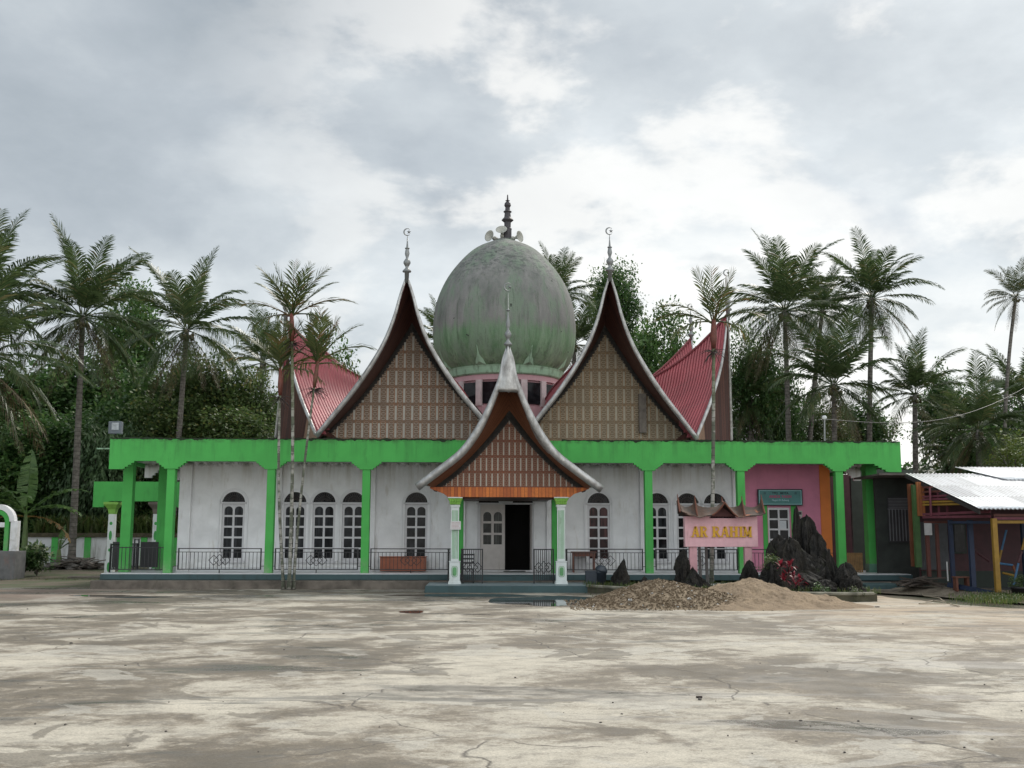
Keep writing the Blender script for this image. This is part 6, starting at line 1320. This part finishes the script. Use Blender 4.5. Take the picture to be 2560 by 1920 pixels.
# ================================================================ LEFT BACKGROUND: gateway, boundary wall, arch, rubble
YGt = 45.5; z0 = .12
t = thing('pillar_gateway', (W(340, 1420, YGt).x, YGt, z0), 'green beam gateway on ornate pillars behind the left end of the mosque', 'gateway')
x0, x1 = W(233, 1240, YGt).x, W(470, 1240, YGt).x; zt, zb, zc_ = W(300, 1204, YGt).z, W(300, 1253, YGt).z, W(300, 1268, YGt).z
P = [(x0, zt), (x1, zt), (x1, zc_), (x1-.45, zc_), (x1-.55, zb-.06), (x1-.7, zb), (x0+.7, zb), (x0+.55, zb-.06), (x0+.45, zc_), (x0, zc_)]
MB().prism(P[::-1], YGt, YGt+.25).build('beam', M['green'], t)
for px in (275, 387):
    c = W(px, 1340, YGt).x; zp = W(px, 1255, YGt).z; mb = MB(); mb.box(c-.17, c+.17, YGt+.0, YGt+.34, z0, z0+.5); mb.box(c-.13, c+.13, YGt+.04, YGt+.3, z0+.5, zp-.5)
    cl = mb.build('pillar', cw, t, bevel=.012)
    mb = MB(); zz = [z0+.3, z0+1.0, z0+1.6, z0+2.1, z0+2.6]
    for i, z_ in enumerate(zz):
        if z_ < zp-.6: mb.prism([(c+.065*math.cos(2*PI*k/12), z_+(.2 if i % 2 == 0 else .07)*math.sin(2*PI*k/12)) for k in range(12)], YGt-.004 if i == 0 else YGt+.036, YGt+.05)
    mb.build('oval_panel', M['green_dk'], cl); mb = MB(); mb.add([(c+s1*w_, YGt+.17+s2*w_, z_) for z_, w_ in ((zp-.5, .13), (zp-.3, .16), (zp-.15, .26), (zp-.1, .3), (zp, .3)) for s1, s2 in ((-1, -1), (1, -1), (1, 1), (-1, 1))], [(i*4+k, i*4+(k+1) % 4, i*4+4+(k+1) % 4, i*4+4+k) for i in range(4) for k in range(4)]); mb.build('capital', cap_lm if px < 300 else M['kerb'], cl)
# boundary wall
YWa = 52.0; zw0 = gh(-22, YWa)-.1; zw1 = W(200, 1343, YWa).z; xa_, xb_ = W(60, 1370, YWa).x, W(470, 1370, YWa).x
t = thing('boundary_wall', (W(200, 1400, YWa).x, YWa, zw0), 'white boundary wall with green posts and mossy coping', 'wall')
MB().box(xa_, xb_, YWa, YWa+.15, zw0, zw1).build('panel', paint('boundary_white', (.60, .61, .62), (.20, .20, .17), .7, .8, .5), t)
MB().box(xa_, xb_, YWa-.10, YWa+.25, zw1+.002, zw1+.2).build('coping', simple('mossy_coping', (.07, .06, .035), .95, .6, 4, .8, dirt=(.05, .08, .02)), t)
for px in (137, 219, 300, 360, 440): c = W(px, 1370, YWa).x; MB().box(c-.15, c+.15, YWa-.06, YWa+.2, zw0, zw1-.001).build('post', M['green'], t)
# arch at the left edge
YA = 42.5; zz0 = -.02
def A_(px, py): return W(px, py, YA)
t = thing('garden_arch', (A_(10, 1378).x, YA, A_(10, 1378).z), 'green and white arch standing on the grey block at the left edge', 'arch')
c = A_(-8, 1310); r1 = A_(22, 1310).x-c.x; zs_ = A_(0, 1305).z; zb_ = A_(0, 1378).z
mb = MB(); ring(mb, c.x, r1-.16, r1, zs_, YA, YA+.3, 16); mb.box(c.x+r1-.16, c.x+r1, YA, YA+.3, zb_, zs_-.002); mb.box(c.x-r1, c.x-r1+.16, YA, YA+.3, zb_, zs_-.002); mb.build('arch_band', M['green'], t)
mb = MB(); ring(mb, c.x, r1+.002, r1+.2, zs_+.02, YA+.02, YA+.28, 16); mb.box(c.x+r1+.05, A_(43, 1310).x, YA+.05, YA+.3, zb_, A_(40, 1302).z); mb.box(c.x, c.x+r1-.17, YA+.03, YA+.25, A_(0, 1318).z, A_(0, 1306).z); mb.build('white_surround', M['white'], t)
a, b = A_(-60, 1440), A_(49, 1377); tag(MB().box(a.x, b.x, YA-.35, YA+.6, -.05, b.z-.003).build('concrete_block', simple('grey_block', (.13, .13, .13), .9, .3, 3, .4, dirt=(.2, .12, .1)), org=(a.x, YA, -.05), bevel=.02), 'grey concrete block under the white arch at the left edge', 'block')
# rubble heap before the wall
t = thing('rubble_heap', (W(195, 1420, 50).x, 50, gh(-20, 50)), 'heap of old boards and stones before the white boundary wall', 'rubble'); o_ = t.location; rd = random.Random(6); st_, bd_ = MB(), MB()
for i in range(120):
    px = rd.uniform(120, 265); q = W(px, 1424-rd.random()**1.3*30*(1-abs(px-190)/90), 50+rd.uniform(-.8, .8)); r_ = rd.uniform(.07, .2); st_.ball((q.x, q.y, q.z), r_, 6, (1.4, 1, .6))
for i in range(70):
    px = rd.uniform(130, 250); q = W(px, 1418-rd.random()*26*(1-abs(px-190)/90), 50+rd.uniform(-.7, .5)); w_ = rd.uniform(.25, .8); bd_.box(q.x-w_, q.x+w_, q.y-.08, q.y+.08, q.z-.015, q.z+.02, rot=Matrix.Rotation(rd.uniform(-.35, .35), 3, 'Y')@Matrix.Rotation(rd.uniform(-.8, .8), 3, 'Z'))
st_.build('stones', simple('rubble_stone', (.13, .12, .11), .95, .6, 2), t, smooth=True); bd_.build('boards', simple('old_boards', (.14, .12, .105), .9, .7, 1.2), t)
# low broken kerb and stones left of the plinth
q = G(235, 1448); tag(MB().box(q.x-1.0, q.x+.3, q.y-.3, q.y+.4, -.05, .12, rot=Matrix.Rotation(.3, 3, 'Z')).build('broken_slab', M['kerb'], org=(q.x, q.y, -.05), bevel=.04), 'broken dark slab at the left corner of the plinth', 'slab')
# ================================================================ RIGHT: playschool building
t = thing('playschool', (17, 34, 0), 'colourful playschool shed with a bare zinc roof at the right', 'building')
YE = 30.0; EL, ER = W(2449, 1272, YE), W(2700, 1272, YE); YT = 35.6; TLp = W(2264, 1184, YT)
ER.x = 20.5; sl_ = TLp-EL; per = 1
def roofp(x, k, dz=0): return Vector((x+(TLp.x-EL.x)*k, YE+(YT-YE)*k, EL.z+(TLp.z-EL.z)*k+dz))
nx_ = 190; wx = ER.x-EL.x
mb = MB(); mb.grid(lambda s_, k: roofp(EL.x+wx*s_, k, .018*math.sin(s_*wx*2*PI/.12)), nx_*3, 12, lambda s_, k: (s_*wx, k*5.8))
s = Mat('weathered_zinc', (.6, .6, .6), .5, .55); o = s.co(); uv = s.co('UV'); x = s.xyz(uv)
sid = s.mth('FLOOR', s.mth('DIVIDE', x[0], .78)); sv = s.mth('FLOOR', s.mth('DIVIDE', x[1], 1.75)); wn = s.n('ShaderNodeTexWhiteNoise', noise_dimensions='2D'); cbb = s.n('ShaderNodeCombineXYZ'); s.K.new(sid, cbb.inputs[0]); s.K.new(sv, cbb.inputs[1]); s.K.new(cbb.outputs[0], wn.inputs['Vector'])
c = s.mix(wn.outputs[0], (.42, .43, .45), (.72, .74, .76)); c = s.mix(s.mr(s.noise(s.co('UV', scale=(2.5, .3, 1)), 2, 7, .7), .45, .7, 0, .6), c, (.34, .33, .34)); lap = s.mth('LESS_THAN', s.mth('FRACT', s.mth('DIVIDE', x[1], 1.75)), .02); c = s.mix(s.mth('MULTIPLY', lap, .7), c, (.12, .11, .11)); s.color(c); zinc = s.m
rf = mb.build('roof', zinc, t, smooth=True, solid=.012)
x2 = W(2387, 1168, YT+.8).x; zt2 = W(2387, 1168, YT+.8).z
mb = MB(); mb.grid(lambda s_, k: Vector((x2+(1-k)*.72+(ER.x+2-x2)*s_, YT-1.3+2.1*k, roofp(0, (5.6-1.3)/5.6).z+.05+(zt2-roofp(0, (5.6-1.3)/5.6).z-.05)*k+.018*math.sin(s_*7*2*PI/.12))), 500, 5, lambda s_, k: (s_*7+.3, k*2+.3)); mb.build('upper_roof_sheet', zinc, rf, smooth=True, solid=.012)
MB().prism([(YE+.1, EL.z-.14), (YE+.1, EL.z-.03), (YT, TLp.z-.03), (YT, TLp.z-.14)], EL.x+.02, EL.x+.06, 'yz').build('verge_board', simple('dark_board', (.03, .025, .025), .8), rf)
cols = {k: simple('paint_'+k, v, .6, .25, 4, .1, dirt=mul(v, .5)) for k, v in dict(yellow=(.24, .135, .012), blue=(.008, .018, .05), red=(.09, .022, .015), pinkd=(.13, .028, .045), orange2=(.14, .040, .012), greenp=(.045, .11, .03), maroon=(.055, .013, .019), greydoor=(.06, .064, .072), darkgreen=(.009, .02, .013), skyblue=(.03, .10, .20), white2=(.36, .36, .36)).items()}  # paints darkened: the shade under the roof is put into these colours
def post(px, pyt, pyb, Y, w_, col, nm='post', pxb=None, par=None):
    a, b = W(px, pyt, Y), W(pxb if pxb else px, pyb, Y); b.z = max(b.z, 0)
    mb = MB(); mb.box(a.x-w_/2, a.x+w_/2, Y-w_/2, Y+w_/2, b.z, a.z); return mb.build(nm, cols[col], par or t)
post(2484, 1296, 1484, 30.3, .13, 'yellow'); post(2375, 1300, 1462, 32.4, .11, 'blue'); post(2424, 1300, 1468, 31.6, .13, 'blue'); post(2318, 1338, 1442, 33.2, .10, 'red'); post(2341, 1310, 1446, 33.2, .09, 'red')
post(2286, 1212, 1418, 34.4, .17, 'greenp'); post(2275, 1210, 1416, 34.7, .15, 'orange2'); post(2556, 1300, 1470, 32.5, .12, 'blue')
a, b = W(2286, 1290, 34.3), W(2308, 1205, 34.3); MB().box(a.x+.1, b.x, 34.25, 34.35, a.z, b.z).build('orange_board', planks('orange_boards', (.26, .08, .025), (.32, .11, .03), .09, 0, 'Object'), t)
# rails
def rail(pa, ya, Ya, pb, yb, Yb, h, col, nm='rail'): a, b = W(pa, ya, Ya), W(pb, yb, Yb); mb = MB(); mb.flat(a, b, h, .05); mb.build(nm, cols[col], t)
for y1, y2, c_ in ((1286, 1279, 'pinkd'), (1293, 1291, 'pinkd')): rail(2308, y1, 33.4, 2476, y2, 30.4, .07, c_)
for y1, y2, pe, Ye, c_ in ((1242, 1238, 2378, 32.1, 'pinkd'), (1249, 1246, 2395, 31.8, 'pinkd'), (1255, 1253, 2405, 31.6, 'yellow'), (1262, 1260, 2415, 31.4, 'yellow'), (1230, 1228, 2350, 32.6, 'red'), (1219, 1217, 2330, 33, 'red')): rail(2308, y1, 33.4, pe, y2, Ye, .055, c_)
for px in (2328, 2348, 2369): 
    a = W(px, 1290, 32.9); k = (px-2264)/(2449-2264); zt_ = W(px, 1186+88*k, 32.9).z; MB().box(a.x-.025, a.x+.025, 32.88, 32.93, a.z, zt_-.02).build('batten', cols['pinkd'], t)
rail(2484, 1288, 30.35, 2620, 1288, 30.35, .07, 'red'); rail(2484, 1296, 30.35, 2620, 1296, 30.35, .07, 'pinkd'); rail(2484, 1305, 30.35, 2620, 1305, 30.35, .08, 'yellow'); rail(2310, 1306, 33.2, 2368, 1305, 33.2, .07, 'red')
rail(2372, 1306, 32.3, 2476, 1306, 30.4, .07, 'blue'); rail(2370, 1462, 32.4, 2484, 1484, 30.35, .14, 'blue', 'floor_beam')
# interior walls, floor
MB().box(13.2, 22, 35.3, 35.45, 0, 3.3).build('back_wall', cols['maroon'], t); MB().box(13.2, 22, 35.25, 35.297, .0, .62).build('dado', cols['darkgreen'], t)
a, b = W(2302, 1424, 34.9), W(2366, 1305, 34.9); MB().box(a.x, b.x, 34.86, 34.92, a.z, b.z).build('grey_door', cols['greydoor'], t)
a, b = W(2378, 1384, 35.2), W(2412, 1308, 35.2); fr_ = MB().box(a.x, b.x, 35.15, 35.22, a.z, b.z).build('window', cols['darkgreen'], t); MB().box(a.x+.05, b.x-.05, 35.14, 35.149, a.z+.05, b.z-.05).build('pane', M['glass'], fr_)
MB().box(13.6, 22, 30.3, 35.3, -.02, .10).build('floor_slab', simple('playschool_floor', (.10, .105, .11), .8, .3, 2), t)
a, b = W(2311, 1338, 33.1), W(2328, 1308, 33.1); tag(MB().box(a.x, b.x, 33.05, 33.1, a.z, b.z).build('white_board', cols['white2'], org=a, bevel=.01), 'blank white board hung on the red post of the playschool', 'board')
# barred window in the dark wall beside the passage
YWn = 37.4; a, b = W(2222, 1356, YWn), W(2270, 1242, YWn); t2 = thing('dark_house_wall', (W(2245, 1420, YWn).x, YWn, 0), 'dark wall with barred louvre window between mosque and playschool', 'wall')
MB().box(W(2195, 1400, YWn).x, W(2300, 1400, YWn).x+1.2, YWn, YWn+.15, 0, 3.75).build('panel', simple('dark_wall_panel', (.035, .04, .035), .85, .4, 2), t2)
MB().box(W(2195, 1400, YWn).x-.4, W(2300, 1400, YWn).x+.6, 35.7, YWn+1, 3.72, 3.78).build('lean_to_roof', simple('old_dark_sheet', (.10, .085, .075), .8, .5, 3), t2)
w = MB().box(a.x, b.x, YWn-.05, YWn-.001, a.z, b.z).build('window', simple('barred_frame', (.035, .033, .035), .6), t2); mb = MB()
for i in range(7): x_ = a.x+.04+(b.x-a.x-.08)*i/6; mb.box(x_-.012, x_+.012, YWn-.08, YWn-.051, a.z+.05, a.z+(b.z-a.z)*.72)
for i in range(7): mb.box(a.x+.03, b.x-.03, YWn-.08, YWn-.051, a.z+(b.z-a.z)*.76+i*.05, a.z+(b.z-a.z)*.76+i*.05+.022)
mb.box(a.x, b.x, YWn-.082, YWn-.051, a.z+(b.z-a.z)*.72, a.z+(b.z-a.z)*.74); mb.build('window_bars', simple('grey_bars', (.16, .16, .17), .6), w)
# steps to the passage
mb = MB(); a, b = W(2163, 1440, 33.9), W(2262, 1440, 33.9); mb.box(a.x, b.x, 33.9, 35.35, -.02, .24)
tag(mb.build('passage_step', M['teal'], org=(a.x, 34.5, 0), bevel=.02), 'teal step leading into the dark passage', 'step'); mb = MB(); mb.box(a.x, b.x-.1, 33.55, 33.89, -.02, .10); tag(mb.build('lower_step', M['kerb'], org=(a.x, 33.7, 0), bevel=.02), 'mossy concrete lower step before the teal step', 'step')
# bench, swings, potted plant, pole
p = W(2401, 1470, 31.9); tb = thing('low_bench', (p.x, 31.9, .1), 'low brown wooden bench on the playschool floor', 'bench'); a, b = W(2384, 1441, 31.9), W(2420, 1441, 31.9); bw_ = simple('bench_wood', (.14, .05, .03), .7)
MB().box(a.x, b.x, 31.75, 32.05, a.z-.04, a.z).build('seat', bw_, tb)
for x_ in (a.x+.02, b.x-.08): MB().box(x_, x_+.06, 31.78, 32.02, .1, a.z-.041).build('leg', bw_, tb)
def pole(pa, ya, pb, yb, Y, col, par, nm='pole'):
    a, b = W(pa, ya, Y), W(pb, yb, Y); b.z = max(b.z, .02); MB().bar(a, b, .032, n=8).build(nm, cols[col], par)
sw = thing('swing_frame', (W(2520, 1460, 31.2).x, 31.2, .1), 'blue and yellow A-frame swing under the playschool roof', 'swing')
pole(2516, 1325, 2504, 1375, 31.8, 'skyblue', sw); pole(2504, 1375, 2494, 1420, 31.8, 'yellow', sw); pole(2562, 1345, 2555, 1375, 31.0, 'yellow', sw); pole(2555, 1378, 2546, 1405, 31.0, 'maroon', sw); pole(2546, 1408, 2534, 1462, 31.0, 'skyblue', sw); pole(2495, 1408, 2532, 1413, 31.4, 'skyblue', sw, 'seat_bar'); pole(2532, 1413, 2538, 1432, 31.4, 'orange2', sw); pole(2440, 1380, 2474, 1404, 32.5, 'maroon', sw, 'see_saw_bar'); pole(2506, 1432, 2540, 1440, 31.6, 'yellow', sw, 'seat_bar')
p = W(2548, 1488, 29.4); tp_ = thing('potted_plant', (p.x, 29.4, .02), 'bushy plant in a black pot at the right edge', 'potted plant'); MB().lathe([(.15, 0), (.2, .3), (.22, .3), (.22, .34), (.18, .34)], (p.x, 29.4, .02), 16).build('pot', M['iron'], tp_, smooth=True)
me = crown_mesh('foliage', 61, M['leaf_olive'], 40, 22, .16, wide=.3); o_ = bpy.data.objects.new('foliage', me); COL.objects.link(o_); o_.parent = tp_; o_.location = (0, 0, .48); o_.scale = (.3, .3, .22)
a, b = W(2367, 1404, 31.7), W(2370, 1453, 31.7); b.z = max(b.z, .1); tag(MB().bar(a, b, .022).build('broom_stick', cols['white2'], org=b), 'thin white stick leaning by the blue post', 'stick')
# ditch bank, dark earth, hose
s = Mat('clay_bank', (.2, .16, .12), .95); o = s.co(); c = s.mix(s.mr(s.noise(o, 2, 7, .7), .35, .65), (.11, .085, .06), (.27, .225, .17)); s.color(c); s.bump(s.noise(o, 6, 7, .7), .9, .08)
path = [(10.9, 33.6), (11.9, 31.6), (12.4, 29.6), (13.1, 27.6), (14.6, 25.4), (17.5, 22.5)]
mb = MB()
def bank(s_, t_):
    f = s_*(len(path)-1); i = min(int(f), len(path)-2); q = Vector(path[i]).lerp(Vector(path[i+1]), f-i); d_ = (Vector(path[i+1])-Vector(path[i])).normalized(); n_ = Vector((-d_.y, d_.x)); n_ = -n_ if n_.x < 0 else n_
    w_ = t_*3.2; q = q+n_*w_; h = .02+.16*min(1, max(0, (t_-.18)/.14))-.05*t_; return Vector((q.x, q.y, h*(1.0+.3*noise.noise(Vector((q.x*1.6, q.y*1.6, 0))))+.05*noise.noise(Vector((q.x*4, q.y*4, 2)))*(t_ > .15)))
mb.grid(bank, 80, 26); tag(mb.build('clay_bank', s.m, smooth=True), 'clay bank beside the drain at the right', None, None, 'structure')
mb = MB(); mb.grid(lambda s_, t_: (lambda q: Vector((q.x, q.y, .008)))(bank(s_, t_*.17)), 60, 3); tag(mb.build('drain_ditch', simple('wet_dark_earth', (.035, .03, .025), .8, .5, 4, .8), org=(12, 30, 0)), 'dark muddy drain along the clay bank', None, None, 'structure')
grass(lambda r: (lambda q: (q.x, q.y))(G(2500+r.gauss(0, 45), 1510+r.gauss(0, 6.5))), 2600, .05, .16, 7, 'grass patch on the clay bank at the right edge', lambda x, y: .14)
grass(lambda r: (lambda q: (q.x, q.y))(G(2260+r.random()*120, 1468+r.random()*12)), 500, .04, .14, 8, 'sparse weeds along the drain', lambda x, y: .05)
h_ = [G(2258, 1440), G(2280, 1458), G(2296, 1478), G(2310, 1492), G(2345, 1497), G(2365, 1508), G(2330, 1505), G(2300, 1512), G(2375, 1512), G(2400, 1520)]
hp = []
for i in range(len(h_)-1):
    for k in range(6): q = h_[i].lerp(h_[i+1], k/6); hp.append((q.x+.05*noise.noise(q*2), q.y, .03+(.25*(1-i/2) if i < 2 else 0)))
tag(MB().tube(hp, .016, 6).build('garden_hose', simple('pale_hose', (.32, .27, .2), .6), org=hp[0]), 'pale hose lying across the dirt beside the drain', 'hose')
rd = random.Random(12); mb = MB()
for i in range(26): q = W(rd.uniform(2275, 2340), rd.uniform(1446, 1462), 33.4+rd.uniform(-.6, .6)); w_ = rd.uniform(.2, .6); mb.box(q.x-w_, q.x+w_, q.y-.05, q.y+.05, max(.05, q.z)-.02, max(.05, q.z)+.02, rot=Matrix.Rotation(rd.uniform(-.3, .3), 3, 'Y')@Matrix.Rotation(rd.uniform(-.7, .7), 3, 'Z'))
tag(mb.build('timber_pile', simple('dark_timber', (.07, .055, .045), .9, .5, 3), org=(13.2, 33.4, .05)), 'low pile of dark timber beside the passage steps', 'timber pile')
# far hills
mb = MB(); mb.grid(lambda s_, t_: Vector((-300+1100*s_, 640+60*t_, -3+(38+22*noise.noise(Vector((s_*5, 2, 0)))+8*noise.noise(Vector((s_*17, 2, 0))))*math.sin(PI*min(1, t_*.5+.0))*(t_))), 120, 8); tag(mb.build('hills', simple('far_forest', (.05, .085, .06), 1, .3, .02, 0), smooth=True), 'low distant wooded hills', None, None, 'structure')
